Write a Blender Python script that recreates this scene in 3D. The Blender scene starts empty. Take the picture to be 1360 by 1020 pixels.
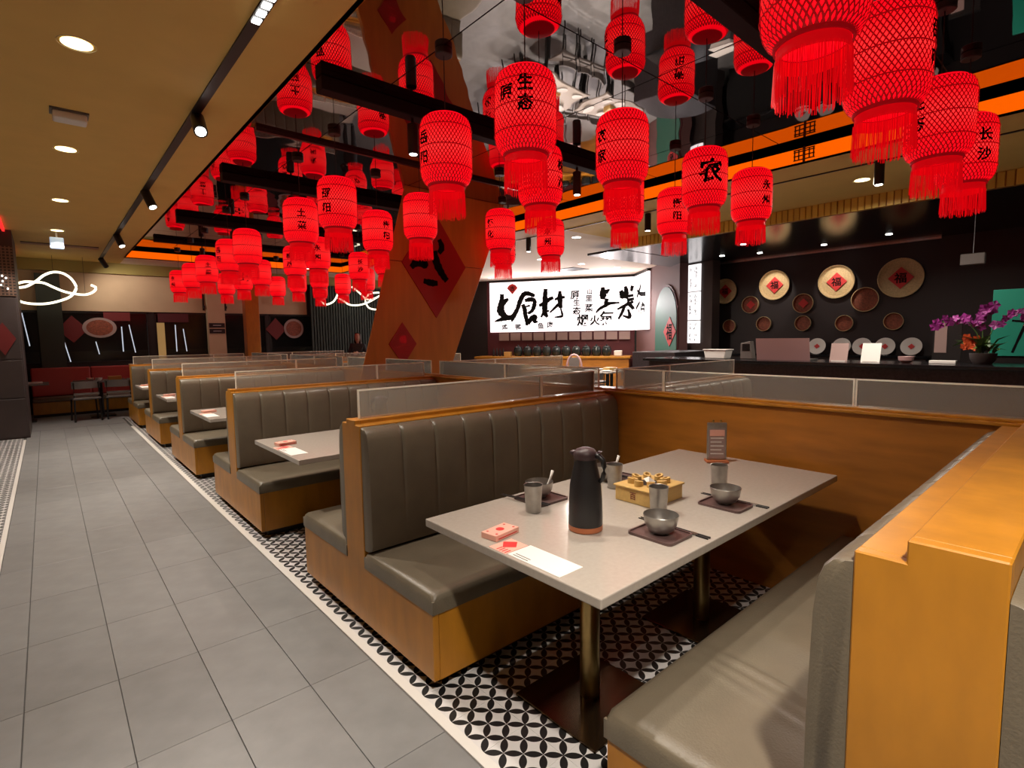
import bpy, bmesh, math, random
from mathutils import Vector, Matrix
random.seed(7)
S = bpy.context.scene
COL = S.collection
PI = math.pi

# ------------------------------------------------------------------ camera
yaw, pit, rol = math.radians(41.2733), math.radians(5.0786), math.radians(-0.8098)
fw = Vector((math.sin(yaw)*math.cos(pit), math.cos(yaw)*math.cos(pit), -math.sin(pit)))
r0 = Vector((math.cos(yaw), -math.sin(yaw), 0)); u0 = r0.cross(fw)
rr = math.cos(rol)*r0 + math.sin(rol)*u0
uu = -math.sin(rol)*r0 + math.cos(rol)*u0
cam = bpy.data.cameras.new('camera'); co = bpy.data.objects.new('camera', cam); COL.objects.link(co)
M4 = Matrix.Identity(4)
for i in range(3):
    M4[i][0], M4[i][1], M4[i][2] = rr[i], uu[i], -fw[i]
M4.translation = (0, 0, 1.47)
co.matrix_world = M4
cam.sensor_width = 36; cam.lens = 702.4885/1360*36; cam.clip_start = 0.02; cam.clip_end = 200
S.camera = co
# ------------------------------------------------------------------ world, exposure
w = bpy.data.worlds.new('world'); S.world = w; w.use_nodes = True
w.node_tree.nodes['Background'].inputs[0].default_value = (0.9, 0.75, 0.6, 1)
w.node_tree.nodes['Background'].inputs[1].default_value = 0.03
S.view_settings.view_transform = 'Standard'; S.view_settings.look = 'None'
S.view_settings.gamma = 1; S.view_settings.use_curve_mapping = False
S.view_settings.exposure = 0.0
S.cycles.use_denoising = True; S.cycles.use_adaptive_sampling = True; S.cycles.adaptive_threshold = 0.025
S.cycles.max_bounces = 8; S.cycles.diffuse_bounces = 4; S.cycles.glossy_bounces = 5
S.cycles.transparent_max_bounces = 24; S.cycles.sample_clamp_indirect = 4.0
S.cycles.caustics_reflective = False; S.cycles.caustics_refractive = False
WARM = (1.0, 0.90, 0.78); SOFT = (1.0, 0.90, 0.78)
P_DOWN, P_TRACK, P_BEAM, P_RIGHT, P_SIGN_FILL = 275, 120, 68, 330, 700
E_SIGN, E_ORANGE, E_LAN = 3.0, 1.3, 1.0
def spot(name, loc, power, cone=130, blend=0.7, col=WARM, target=None, radius=0.05, parent=None):
    l = bpy.data.lights.new(name, 'SPOT'); l.energy = power; l.color = col
    l.spot_size = math.radians(cone); l.spot_blend = blend; l.shadow_soft_size = radius
    o = bpy.data.objects.new(name, l); COL.objects.link(o)
    d = Vector((0, 0, -1)) if target is None else (Vector(target)-Vector(loc)).normalized()
    o.rotation_euler = d.to_track_quat('-Z', 'Y').to_euler()
    if parent is not None:
        o.parent = parent; o.location = Vector(loc)-parent.location
    else: o.location = loc
    return o

# ------------------------------------------------------------------ materials
MATS = {}
def mat(name, col, rough=0.5, metal=0.0, emit=None, estr=0.0, noise=0.0, nscale=20.0, bump=0.0, bscale=80.0, spec=0.5, stretch=None, rand=0.0, coat=0.0):
    m = bpy.data.materials.new(name); m.use_nodes = True; MATS[name] = m
    nt = m.node_tree; b = nt.nodes['Principled BSDF']
    b.inputs['Base Color'].default_value = (*col, 1); b.inputs['Roughness'].default_value = rough
    b.inputs['Metallic'].default_value = metal; b.inputs['Specular IOR Level'].default_value = spec
    if coat: b.inputs['Coat Weight'].default_value = coat; b.inputs['Coat Roughness'].default_value = 0.15
    if emit is not None:
        b.inputs['Emission Color'].default_value = (*emit, 1); b.inputs['Emission Strength'].default_value = estr
    tc = None
    if noise or bump or rand:
        tc = nt.nodes.new('ShaderNodeTexCoord'); mp = nt.nodes.new('ShaderNodeMapping')
        nt.links.new(tc.outputs['Object'], mp.inputs['Vector'])
        if stretch: mp.inputs['Scale'].default_value = stretch
    if noise or rand:
        mix = nt.nodes.new('ShaderNodeMix'); mix.data_type = 'RGBA'; mix.blend_type = 'MULTIPLY'
        mix.inputs['Factor'].default_value = 1.0; mix.inputs[6].default_value = (*col, 1)
        if noise:
            n = nt.nodes.new('ShaderNodeTexNoise'); n.inputs['Scale'].default_value = nscale; n.inputs['Detail'].default_value = 5
            nt.links.new(mp.outputs[0], n.inputs['Vector'])
            mr = nt.nodes.new('ShaderNodeMapRange'); mr.inputs[1].default_value = 0.3; mr.inputs[2].default_value = 0.7
            mr.inputs[3].default_value = 1-noise; mr.inputs[4].default_value = 1+noise
            nt.links.new(n.outputs[0], mr.inputs[0]); out = mr.outputs[0]
        if rand:
            oi = nt.nodes.new('ShaderNodeObjectInfo'); m2 = nt.nodes.new('ShaderNodeMapRange')
            m2.inputs[3].default_value = 1-rand; m2.inputs[4].default_value = 1+rand
            nt.links.new(oi.outputs['Random'], m2.inputs[0])
            if noise:
                mu = nt.nodes.new('ShaderNodeMath'); mu.operation = 'MULTIPLY'
                nt.links.new(out, mu.inputs[0]); nt.links.new(m2.outputs[0], mu.inputs[1]); out = mu.outputs[0]
            else: out = m2.outputs[0]
        nt.links.new(out, mix.inputs[7]); nt.links.new(mix.outputs[2], b.inputs['Base Color'])
    if bump:
        n2 = nt.nodes.new('ShaderNodeTexNoise'); n2.inputs['Scale'].default_value = bscale; n2.inputs['Detail'].default_value = 3
        nt.links.new(mp.outputs[0], n2.inputs['Vector'])
        bp = nt.nodes.new('ShaderNodeBump'); bp.inputs['Strength'].default_value = bump; bp.inputs['Distance'].default_value = 0.01
        nt.links.new(n2.outputs[0], bp.inputs['Height']); nt.links.new(bp.outputs[0], b.inputs['Normal'])
    return m
mat('wood', (0.455, 0.188, 0.015), 0.40, noise=0.15, nscale=5, stretch=(2.2, 2.2, 0.8), bump=0.04, bscale=30, coat=0.08)
mat('wood_dark', (0.40, 0.145, 0.016), 0.42, noise=0.18, nscale=5, stretch=(1, 0.6, 3), coat=0.1)
mat('wood_pillar', (0.62, 0.25, 0.035), 0.45, noise=0.12, nscale=3, stretch=(3, 3, 0.4))
mat('vinyl', (0.150, 0.124, 0.086), 0.36, noise=0.08, nscale=9, bump=0.12, bscale=160)
mat('vinyl_red', (0.33, 0.035, 0.03), 0.4, bump=0.1, bscale=120)
mat('black', (0.012, 0.011, 0.011), 0.45)
mat('beam_black', (0.006, 0.005, 0.005), 0.75, spec=0.2)
mat('black_gloss', (0.008, 0.008, 0.009), 0.16)
mat('black_metal', (0.015, 0.014, 0.014), 0.4, metal=0.3)
mat('tabletop', (0.42, 0.375, 0.325), 0.16, noise=0.04, nscale=60)
mat('brass', (0.36, 0.25, 0.10), 0.28, metal=1.0, noise=0.1, nscale=8, stretch=(1, 1, 0.2))
mat('bronze_plate', (0.10, 0.065, 0.035), 0.16, metal=0.9)
mat('tile', (0.205, 0.203, 0.200), 0.42, noise=0.10, nscale=7, rand=0.07, bump=0.03, bscale=60)
mat('grout', (0.075, 0.073, 0.07), 0.8)
mat('strip', (0.72, 0.69, 0.65), 0.35)
mat('gold_ceiling', (0.70, 0.45, 0.125), 0.75, noise=0.03, nscale=4)
mat('gold_ceiling_lit', (0.80, 0.64, 0.52), 0.75)  # same gold paint, coloured paler to show white light from the sign
mat('olive', (0.26, 0.20, 0.05), 0.7)
mat('cream', (0.54, 0.38, 0.235), 0.75, noise=0.04, nscale=3)
mat('maroon', (0.085, 0.012, 0.016), 0.6)
mat('mauve', (0.14, 0.062, 0.058), 0.7)
mat('teal', (0.010, 0.085, 0.055), 0.55)
mat('teal_bright', (0.015, 0.32, 0.22), 0.5)
mat('salmon', (0.75, 0.10, 0.07), 0.55)
mat('white', (0.75, 0.72, 0.68), 0.45)
mat('pinkish', (0.40, 0.24, 0.235), 0.4)
mat('pale_card', (0.34, 0.235, 0.215), 0.5)
mat('dark_wall', (0.045, 0.032, 0.030), 0.55, noise=0.15, nscale=3)
mat('bar_black', (0.014, 0.009, 0.010), 0.5)
mat('dark_green', (0.022, 0.028, 0.020), 0.5)
mat('counter_black', (0.030, 0.023, 0.026), 0.42, noise=0.4, nscale=40)
mat('pewter', (0.40, 0.385, 0.36), 0.33, metal=0.85, noise=0.12, nscale=30)
mat('steel', (0.75, 0.73, 0.70), 0.22, metal=1.0)
mat('tray_brown', (0.11, 0.065, 0.06), 0.35)
mat('thermos', (0.012, 0.011, 0.012), 0.42, coat=0.2)
mat('thermos_lid', (0.05, 0.028, 0.03), 0.45)
mat('orange_base', (0.42, 0.13, 0.05), 0.4)
mat('blond_wood', (0.62, 0.40, 0.13), 0.5, noise=0.08, nscale=10, stretch=(1, 6, 6))
mat('paper', (0.80, 0.78, 0.74), 0.6)
mat('paper_red', (0.65, 0.03, 0.03), 0.6)
mat('paper_pink', (0.80, 0.42, 0.33), 0.6)
mat('ink', (0.008, 0.007, 0.007), 0.8, spec=0.05)
mat('ink_red', (0.55, 0.02, 0.02), 0.6)
mat('diamond_red', (0.42, 0.012, 0.012), 0.55)
mat('sticker_red', (0.15, 0.010, 0.010), 0.6)
mat('bamboo', (0.62, 0.44, 0.22), 0.6, noise=0.15, nscale=40)
mat('bamboo_slat', (0.64, 0.47, 0.09), 0.5, rand=0.12)
mat('tray_fill', (0.23, 0.055, 0.025), 0.6, noise=0.4, nscale=40)
mat('ceramic_black', (0.018, 0.024, 0.024), 0.12)
mat('leaf', (0.06, 0.13, 0.02), 0.5, rand=0.3)
mat('petal', (0.26, 0.02, 0.20), 0.5, rand=0.2)
mat('petal_orange', (0.65, 0.09, 0.02), 0.5)
mat('grey_wood', (0.13, 0.11, 0.10), 0.5)
mat('asphalt', (0.05, 0.055, 0.05), 0.8)
mat('skin', (0.50, 0.28, 0.20), 0.5)
mat('hair', (0.06, 0.022, 0.012), 0.45)
mat('cloth_dark', (0.03, 0.03, 0.034), 0.8)
mat('canopy_black', (0.01, 0.008, 0.008), 0.5)
mat('cap_red', (0.16, 0.004, 0.008), 0.6, emit=(1, 0.0, 0.01), estr=0.16)
# light-giving materials
mat('lan_paper', (0.2, 0.0, 0.001), 0.7, emit=(1.0, 0.006, 0.010), estr=2.0*E_LAN)
mat('lan_lattice', (0.16, 0.0, 0.003), 0.6, emit=(1.0, 0.0, 0.008), estr=0.22*E_LAN)  # emission paints in the backlight from inside the lantern
mat('lan_fringe', (0.45, 0.0, 0.004), 0.6, emit=(1.0, 0.0, 0.006), estr=0.42*E_LAN)  # emission paints in lantern light falling on the fringe
mat('lamp_disc', (1, 1, 1), 0.5, emit=(1.0, 0.86, 0.42), estr=6.0)
mat('lamp_white', (1, 1, 1), 0.5, emit=(1.0, 0.97, 0.92), estr=14.0)
mat('sign_white', (0.8, 0.8, 0.8), 0.5, emit=(1.0, 0.88, 0.89), estr=1.5)
mat('sign_white2', (0.8, 0.8, 0.8), 0.5, emit=(1.0, 0.96, 0.96), estr=1.3)
mat('orange_led', (0.3, 0.04, 0.0), 0.5, emit=(1.0, 0.125, 0.0), estr=0.95)
mat('red_led', (0.5, 0.0, 0.0), 0.5, emit=(1.0, 0.02, 0.02), estr=1.6)
mat('neon', (1, 1, 0.9), 0.5, emit=(1.0, 0.93, 0.66), estr=2.2)
mat('reflection_white', (1, 1, 1), 0.5, emit=(0.75, 0.80, 0.95), estr=0.9)
mat('reflection_amber', (0.5, 0.3, 0.1), 0.5, emit=(1.0, 0.55, 0.2), estr=0.35)
mat('exit_glow', (0.6, 0.7, 0.8), 0.5, emit=(0.40, 0.60, 0.85), estr=0.5)

def lantern_glow():
    # the paper glows strongest level with the bulb inside (mid height), weaker at the ends
    m = MATS['lan_paper']; nt = m.node_tree; b = nt.nodes['Principled BSDF']
    tc = nt.nodes.new('ShaderNodeTexCoord'); sx = nt.nodes.new('ShaderNodeSeparateXYZ'); nt.links.new(tc.outputs['Object'], sx.inputs[0])
    mr = nt.nodes.new('ShaderNodeMapRange'); mr.inputs[1].default_value = -0.46; mr.inputs[2].default_value = 0.0
    nt.links.new(sx.outputs['Z'], mr.inputs[0])
    cr = nt.nodes.new('ShaderNodeValToRGB'); e = cr.color_ramp.elements
    e[0].position = 0.0; e[0].color = (0.85, 0.0, 0.006, 1); e[1].position = 1.0; e[1].color = (0.72, 0.0, 0.006, 1)
    q = cr.color_ramp.elements.new(0.5); q.color = (1.0, 0.020, 0.020, 1)
    q = cr.color_ramp.elements.new(0.22); q.color = (0.95, 0.003, 0.007, 1)
    q = cr.color_ramp.elements.new(0.78); q.color = (0.95, 0.003, 0.007, 1)
    nt.links.new(mr.outputs[0], cr.inputs[0]); nt.links.new(cr.outputs[0], b.inputs['Emission Color'])
lantern_glow()
def mirror_mat():
    m = bpy.data.materials.new('mirror_film'); m.use_nodes = True; MATS['mirror'] = m
    nt = m.node_tree; nt.nodes.remove(nt.nodes['Principled BSDF'])
    g = nt.nodes.new('ShaderNodeBsdfGlossy'); g.inputs['Roughness'].default_value = 0.02
    g.inputs['Color'].default_value = (0.56, 0.52, 0.525, 1)
    tc = nt.nodes.new('ShaderNodeTexCoord')
    n = nt.nodes.new('ShaderNodeTexNoise'); n.inputs['Scale'].default_value = 1.6; n.inputs['Detail'].default_value = 1
    nt.links.new(tc.outputs['Object'], n.inputs['Vector'])
    b = nt.nodes.new('ShaderNodeBump'); b.inputs['Strength'].default_value = 0.10; b.inputs['Distance'].default_value = 0.05
    nt.links.new(n.outputs[0], b.inputs['Height']); nt.links.new(b.outputs[0], g.inputs['Normal'])
    nt.links.new(g.outputs[0], nt.nodes['Material Output'].inputs['Surface'])
mirror_mat()
def acrylic_mat(name, haze, col, gl=0.10):
    m = bpy.data.materials.new(name); m.use_nodes = True; MATS[name] = m
    nt = m.node_tree; nt.nodes.remove(nt.nodes['Principled BSDF'])
    t = nt.nodes.new('ShaderNodeBsdfTransparent'); t.inputs[0].default_value = (0.93, 0.94, 0.92, 1)
    d = nt.nodes.new('ShaderNodeBsdfDiffuse'); d.inputs[0].default_value = (*col, 1)
    tl = nt.nodes.new('ShaderNodeBsdfTranslucent'); tl.inputs[0].default_value = (*col, 1)
    ad = nt.nodes.new('ShaderNodeMixShader'); ad.inputs[0].default_value = 0.5
    nt.links.new(d.outputs[0], ad.inputs[1]); nt.links.new(tl.outputs[0], ad.inputs[2])
    g = nt.nodes.new('ShaderNodeBsdfGlossy'); g.inputs['Roughness'].default_value = 0.12
    a = nt.nodes.new('ShaderNodeMixShader'); a.inputs[0].default_value = haze
    nt.links.new(t.outputs[0], a.inputs[1]); nt.links.new(ad.outputs[0], a.inputs[2])
    f = nt.nodes.new('ShaderNodeFresnel'); f.inputs[0].default_value = 1.35
    c = nt.nodes.new('ShaderNodeMixShader'); nt.links.new(f.outputs[0], c.inputs[0])
    nt.links.new(a.outputs[0], c.inputs[1]); nt.links.new(g.outputs[0], c.inputs[2])
    nt.links.new(c.outputs[0], nt.nodes['Material Output'].inputs['Surface'])
acrylic_mat('acrylic', 0.30, (0.74, 0.70, 0.62))
acrylic_mat('window_glass', 0.02, (0.3, 0.3, 0.3))
mat('acrylic_edge', (0.95, 0.92, 0.80), 0.3)

def pattern_mat():
    m = bpy.data.materials.new('petal_tile'); m.use_nodes = True; MATS['petal_tile'] = m
    nt = m.node_tree; b = nt.nodes['Principled BSDF']; b.inputs['Roughness'].default_value = 0.4
    N = nt.nodes.new; L = nt.links.new
    g = N('ShaderNodeNewGeometry')
    mp = N('ShaderNodeMapping'); mp.inputs['Rotation'].default_value = (0, 0, PI/4)
    p = 0.2/(2*math.sqrt(2)); mp.inputs['Scale'].default_value = (1/p, 1/p, 0)
    # phase from tile grid origin
    mp.vector_type = 'POINT'
    sub = N('ShaderNodeVectorMath'); sub.operation = 'SUBTRACT'; sub.inputs[1].default_value = (1.07, 0.0, 0)
    L(g.outputs['Position'], sub.inputs[0])
    L(sub.outputs[0], mp.inputs['Vector'])
    # mapping POINT: scale first then rotate; scale is uniform so order is irrelevant
    fr = N('ShaderNodeVectorMath'); fr.operation = 'FRACTION'; L(mp.outputs[0], fr.inputs[0])
    mins = None
    for cx, cy in ((-0.5, 0.5), (1.5, 0.5), (0.5, -0.5), (0.5, 1.5)):
        d = N('ShaderNodeVectorMath'); d.operation = 'DISTANCE'; d.inputs[1].default_value = (cx, cy, 0)
        L(fr.outputs[0], d.inputs[0])
        if mins is None: mins = d.outputs['Value']
        else:
            mn = N('ShaderNodeMath'); mn.operation = 'MINIMUM'; L(mins, mn.inputs[0]); L(d.outputs['Value'], mn.inputs[1]); mins = mn.outputs[0]
    lt = N('ShaderNodeMath'); lt.operation = 'LESS_THAN'; lt.inputs[1].default_value = 0.70; L(mins, lt.inputs[0])
    mx = N('ShaderNodeMix'); mx.data_type = 'RGBA'; mx.inputs[6].default_value = (0.66, 0.64, 0.63, 1); mx.inputs[7].default_value = (0.012, 0.012, 0.012, 1)
    L(lt.outputs[0], mx.inputs['Factor']); L(mx.outputs[2], b.inputs['Base Color'])
pattern_mat()
def grid_mat():
    m = bpy.data.materials.new('mesh_grid'); m.use_nodes = True; MATS['mesh_grid'] = m
    nt = m.node_tree; b = nt.nodes['Principled BSDF']; b.inputs['Roughness'].default_value = 0.5
    tc = nt.nodes.new('ShaderNodeTexCoord'); br = nt.nodes.new('ShaderNodeTexBrick')
    br.offset = 0; br.inputs['Scale'].default_value = 1
    br.inputs['Brick Width'].default_value = 0.045; br.inputs['Row Height'].default_value = 0.045; br.inputs['Mortar Size'].default_value = 0.009
    br.inputs['Color1'].default_value = (0.03, 0.02, 0.016, 1); br.inputs['Color2'].default_value = (0.035, 0.022, 0.018, 1); br.inputs['Mortar'].default_value = (0.17, 0.10, 0.07, 1)
    mp = nt.nodes.new('ShaderNodeMapping'); mp.inputs['Rotation'].default_value = (PI/2, 0, 0)
    nt.links.new(tc.outputs['Object'], mp.inputs[0]); nt.links.new(mp.outputs[0], br.inputs['Vector']); nt.links.new(br.outputs[0], b.inputs['Base Color'])
grid_mat()

# ------------------------------------------------------------------ mesh helpers
class B:
    def __init__(s, o=(0, 0, 0)):
        s.v = []; s.f = []; s.o = Vector(o)
    def add(s, vs, fs):
        n = len(s.v); s.v += [Vector(p) for p in vs]; s.f += [tuple(i+n for i in f) for f in fs]; return s
    def box(s, x0, x1, y0, y1, z0, z1):
        return s.add([(x0,y0,z0),(x1,y0,z0),(x1,y1,z0),(x0,y1,z0),(x0,y0,z1),(x1,y0,z1),(x1,y1,z1),(x0,y1,z1)],
                     [(3,2,1,0),(4,5,6,7),(0,1,5,4),(1,2,6,5),(2,3,7,6),(3,0,4,7)])
    def obox(s, c, ax, hx, hy, z0, z1):           # box rotated about z: ax = unit dir
        a = Vector((ax[0], ax[1], 0)); b = Vector((-ax[1], ax[0], 0)); c = Vector((c[0], c[1], 0))
        q = [c-a*hx-b*hy, c+a*hx-b*hy, c+a*hx+b*hy, c-a*hx+b*hy]
        return s.add([(p.x,p.y,z0) for p in q]+[(p.x,p.y,z1) for p in q], [(3,2,1,0),(4,5,6,7),(0,1,5,4),(1,2,6,5),(2,3,7,6),(3,0,4,7)])
    def lathe(s, prof, n=24, c=(0,0,0), cap0=True, cap1=True):
        vs = []; fs = []; m = len(prof)
        for r, z in prof:
            for i in range(n):
                a = 2*PI*i/n; vs.append((c[0]+r*math.cos(a), c[1]+r*math.sin(a), c[2]+z))
        for j in range(m-1):
            for i in range(n):
                k = (i+1) % n; fs.append((j*n+i, j*n+k, (j+1)*n+k, (j+1)*n+i))
        up = prof[-1][1] >= prof[0][1]
        if cap0: fs.append(tuple(range(n))[::-1])
        if cap1: fs.append(tuple((m-1)*n+i for i in range(n)))
        return s.add(vs, fs)
    def tube(s, pts, r, n=6, closed=False):
        P = [Vector(p) for p in pts]; m = len(P); vs = []; fs = []
        rad = r if isinstance(r, (list, tuple)) else [r]*m
        for k, p in enumerate(P):
            t = (P[min(k+1,m-1)]-P[max(k-1,0)])
            if closed: t = P[(k+1) % m]-P[k-1]
            t.normalize(); a = t.cross(Vector((0,0,1)))
            if a.length < 1e-3: a = t.cross(Vector((0,1,0)))
            a.normalize(); b = t.cross(a)
            for i in range(n):
                an = 2*PI*i/n; vs.append(p+(a*math.cos(an)+b*math.sin(an))*rad[k])
        for k in range(m if closed else m-1):
            for i in range(n):
                j = (i+1) % n; k2 = (k+1) % m; fs.append((k*n+i, k*n+j, k2*n+j, k2*n+i))
        if not closed: fs += [tuple(range(n))[::-1], tuple((m-1)*n+i for i in range(n))]
        return s.add(vs, fs)
    def prism(s, poly, d, org=(0,0,0), ux=(1,0,0), uy=(0,0,1)):   # polygon in (ux,uy) plane extruded by vector d
        ux, uy, d, org = Vector(ux), Vector(uy), Vector(d), Vector(org)
        a = [org+ux*p[0]+uy*p[1] for p in poly]; n = len(a)
        fs = [tuple(range(n))[::-1], tuple(range(n, 2*n))]+[(i, (i+1) % n, n+(i+1) % n, n+i) for i in range(n)]
        return s.add(a+[p+d for p in a], fs)
    def build(s, name, m, parent=None, smooth=False, bevel=0, seg=2, auto=None):
        me = bpy.data.meshes.new(name)
        me.from_pydata([v-s.o for v in s.v], [], s.f)
        if bevel or True:
            bm = bmesh.new(); bm.from_mesh(me)
            bmesh.ops.recalc_face_normals(bm, faces=bm.faces)
            if bevel:
                ed = [e for e in bm.edges if len(e.link_faces) == 2 and e.calc_face_angle(0) > 0.6]
                bmesh.ops.bevel(bm, geom=ed, offset=bevel, segments=seg, profile=0.5, affect='EDGES')
            bm.to_mesh(me); bm.free()
        me.materials.append(MATS[m])
        if smooth:
            for p in me.polygons: p.use_smooth = True
            if smooth != 'all':
                me.set_sharp_from_angle(angle=math.radians(40))
        o = bpy.data.objects.new(name, me); COL.objects.link(o)
        if parent is not None: o.parent = parent
        else: o.location = s.o
        return o
def tag(o, label, cat, group=None):
    o['label'] = label; o['category'] = cat
    if group: o['group'] = group
    return o
def thing(name, loc, label, cat, group=None, rz=0):
    o = bpy.data.objects.new(name, None); COL.objects.link(o); o.location = loc; o.rotation_euler = (0, 0, rz)
    o.empty_display_size = 0.1
    return tag(o, label, cat, group)
def struct(o, label=None):
    o['kind'] = 'structure'
    if label: o['label'] = label
    return o
def copy_tree(o, parent=None):
    c = o.copy(); COL.objects.link(c)
    if parent is not None: c.parent = parent
    for ch in list(o.children): copy_tree(ch, c)
    return c
ORD = ['first','second','third','fourth','fifth','sixth','seventh','eighth','ninth','tenth','eleventh','twelfth']
_txt = {}
def text2d(body, size, bold=0.0):
    k = (body, size, bold)
    if k in _txt: return _txt[k]
    c = bpy.data.curves.new('t', 'FONT'); c.body = body; c.size = size; c.align_x = 'CENTER'; c.offset = bold*size; c.resolution_u = 2
    o = bpy.data.objects.new('t', c); COL.objects.link(o)
    dg = bpy.context.evaluated_depsgraph_get(); ev = o.evaluated_get(dg); me = ev.to_mesh()
    vs = [v.co.copy() for v in me.vertices]; fs = [tuple(p.vertices) for p in me.polygons]
    ev.to_mesh_clear(); bpy.data.objects.remove(o); bpy.data.curves.remove(c)
    if vs:
        cy = (min(v.y for v in vs)+max(v.y for v in vs))/2
        for v in vs: v.y -= cy
    _txt[k] = (vs, fs); return _txt[k]
def put_text(b, body, size, org, ux, uy, bold=0.02):
    vs, fs = text2d(body, size, bold); ux, uy, org = Vector(ux), Vector(uy), Vector(org)
    b.add([org+ux*v.x+uy*v.y for v in vs], fs)
def brush(b, pts, org, ux, uy, n=5, scale=1.0):
    """one brush stroke: smooth centre line (u, v, half width) laid on a plane"""
    ux, uy, org = Vector(ux), Vector(uy), Vector(org)
    P = [Vector(p) for p in pts]
    if len(P) == 2: P = [P[0], (P[0]+P[1])/2, P[1]]
    Q = []
    for i in range(len(P)-1):
        a, c1, c2, d = P[max(i-1,0)], P[i], P[i+1], P[min(i+2,len(P)-1)]
        for k in range(n):
            t = k/n
            Q.append(0.5*((2*c1)+(c2-a)*t+(2*a-5*c1+4*c2-d)*t*t+(3*c1-a-3*c2+d)*t**3))
    Q.append(P[-1])
    vs = []; fs = []
    for k, q in enumerate(Q):
        t = Q[min(k+1,len(Q)-1)]-Q[max(k-1,0)]; t = Vector((t.x, t.y)); t.normalize()
        wv = max(q.z, 0.004)*scale*(1+0.10*math.sin(k*2.3))
        vs += [org+ux*(q.x-t.y*wv)+uy*(q.y+t.x*wv), org+ux*(q.x+t.y*wv)+uy*(q.y-t.x*wv)]
    for k in range(len(Q)-1): fs.append((2*k, 2*k+1, 2*k+3, 2*k+2))
    b.add(vs, fs)

# ================================================================== FLOOR
fl = B(); fl.box(-5, 14, -4, 18, -0.08, -0.006)
floor = struct(fl.build('floor', 'grout'), 'dark grout bed under the grey floor tiles')
TX0, TY0, TW, TL = -0.166, 2.186, 0.305, 0.61
def shared_box(name, sx, sy, sz, m, bevel=0.0):
    b = B(); b.box(0, sx, 0, sy, -sz, 0); o = b.build(name, m, None, bevel=bevel, seg=1); COL.objects.unlink(o); me = o.data
    bpy.data.objects.remove(o); return me
me_tile = shared_box('floor_tile', TW-0.0025, TL-0.0025, 0.012, 'tile', 0.0012)
me_cut = shared_box('floor_tile_cut', 0.15, TL-0.0025, 0.012, 'tile', 0.0012)
me_cut2 = shared_box('floor_tile_cut', 0.273, TL-0.0025, 0.012, 'tile', 0.0012)
def piece(name, me, loc, parent):
    o = bpy.data.objects.new(name, me); COL.objects.link(o); o.parent = parent; o.location = loc; return o
for j in range(-5, 16):
    y = TY0+TL*j
    piece('floor_tile', me_cut, (-0.318, y+0.002, 0), floor)
    for i in range(3): piece('floor_tile', me_tile, (TX0+TW*i+0.002, y+0.002, 0), floor)
    piece('floor_tile', me_cut2, (TX0+TW*3+0.002, y+0.002, 0), floor)
b = B(); b.box(-0.318, 1.03, 11.96, 12.75, -0.006, 0.0)
for x0, x1, y0, y1 in ((-0.318, 3.2, 12.75, 14.75), (5.2, 12.8, -3, 16)): b.box(x0, x1, y0, y1, -0.006, 0)
struct(b.build('floor_far', 'tile'), 'grey floor beyond the booths')
trim = B(); trim.box(1.028, 1.068, -3.5, 11.35, -0.006, 0.004)
struct(trim.build('trim_1', 'strip'), 'pale edging strip along the booth row')
trim = B(); trim.box(-0.352, -0.322, -3.5, 10.95, -0.006, 0.004)
struct(trim.build('trim_2', 'strip'), 'pale edging strip along the left aisle edge')
# patterned tiles 0.2 m
pf = B(); pf.box(1.068, 5.2, -3.5, 12.74, -0.03, -0.0015); pat = struct(pf.build('floor_patterned', 'petal_tile'), 'black and white petal patterned tile floor under the booths')
me_pt = shared_box('patterned_tile', 0.1985, 0.1985, 0.0015, 'petal_tile')
for j in range(-1, 58):
    nx = 10 if 3 <= j <= 9 else (4 if 15 <= j <= 21 else 1)
    for i in range(nx): piece('patterned_tile', me_pt, (1.07+0.2*i+0.0007, 0.2*j+0.0007, 0), pat)
pl = B(); pl.box(-3.4, -0.352, -3.5, 11.2, -0.03, -0.0015); pat2 = struct(pl.build('floor_patterned_side', 'petal_tile'), 'patterned tile floor left of the aisle')
for j in range(26, 55):
    for i in range(2): piece('patterned_tile', me_pt, (-0.552-0.2*i, 0.2*j, 0), pat2)

# ================================================================== CEILING
G, MZ = 3.2, 3.405
RX0, RX1, RY0, RY1 = 1.35, 5.95, -2.5, 13.5
c = B(); c.box(-3.5, RX0, -4, 14.76, G, G+0.5)
ceil = struct(c.build('ceiling', 'gold_ceiling'), 'warm gold painted ceiling over the aisle')
c = B(); c.box(RX1, 13.5, 6.05, 17, G, G+0.4); c.box(RX0, RX1, RY1, 14.76, G, G+0.5); c.box(RX0, RX1, -4, RY0, G, G+0.4)
c2_ = B(); c2_.box(RX1, 8.06, -4, 6.05, G, G+0.4); struct(c2_.build('ceiling_bar_aisle', 'gold_ceiling'), 'gold painted ceiling between lantern recess and bar')
struct(c.build('ceiling_far', 'gold_ceiling_lit'), 'gold painted ceiling beyond the lantern recess, coloured paler for sign light')
c = B(); c.box(RX0, RX1, RY0, RY1, MZ+0.012, MZ+0.05)
mceil = struct(c.build('ceiling_mirror', 'black'), 'dark mirror panel ceiling over the lanterns')
xs = [RX0, 2.12, 3.6, 5.06, RX1]; ys = [RY0, -0.5, 0.95, 2.4, 3.85, 5.3, 6.75, 8.2, 9.65, 11.1, 12.55, RY1]
for i in range(4):
    for j in range(11):
        b = B((xs[i], ys[j], MZ)); b.box(xs[i]+.005, xs[i+1]-.005, ys[j]+.005, ys[j+1]-.005, MZ, MZ+0.012)
        o = b.build('mirror_panel', 'mirror', mceil); o.location = (xs[i], ys[j], MZ)
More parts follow.
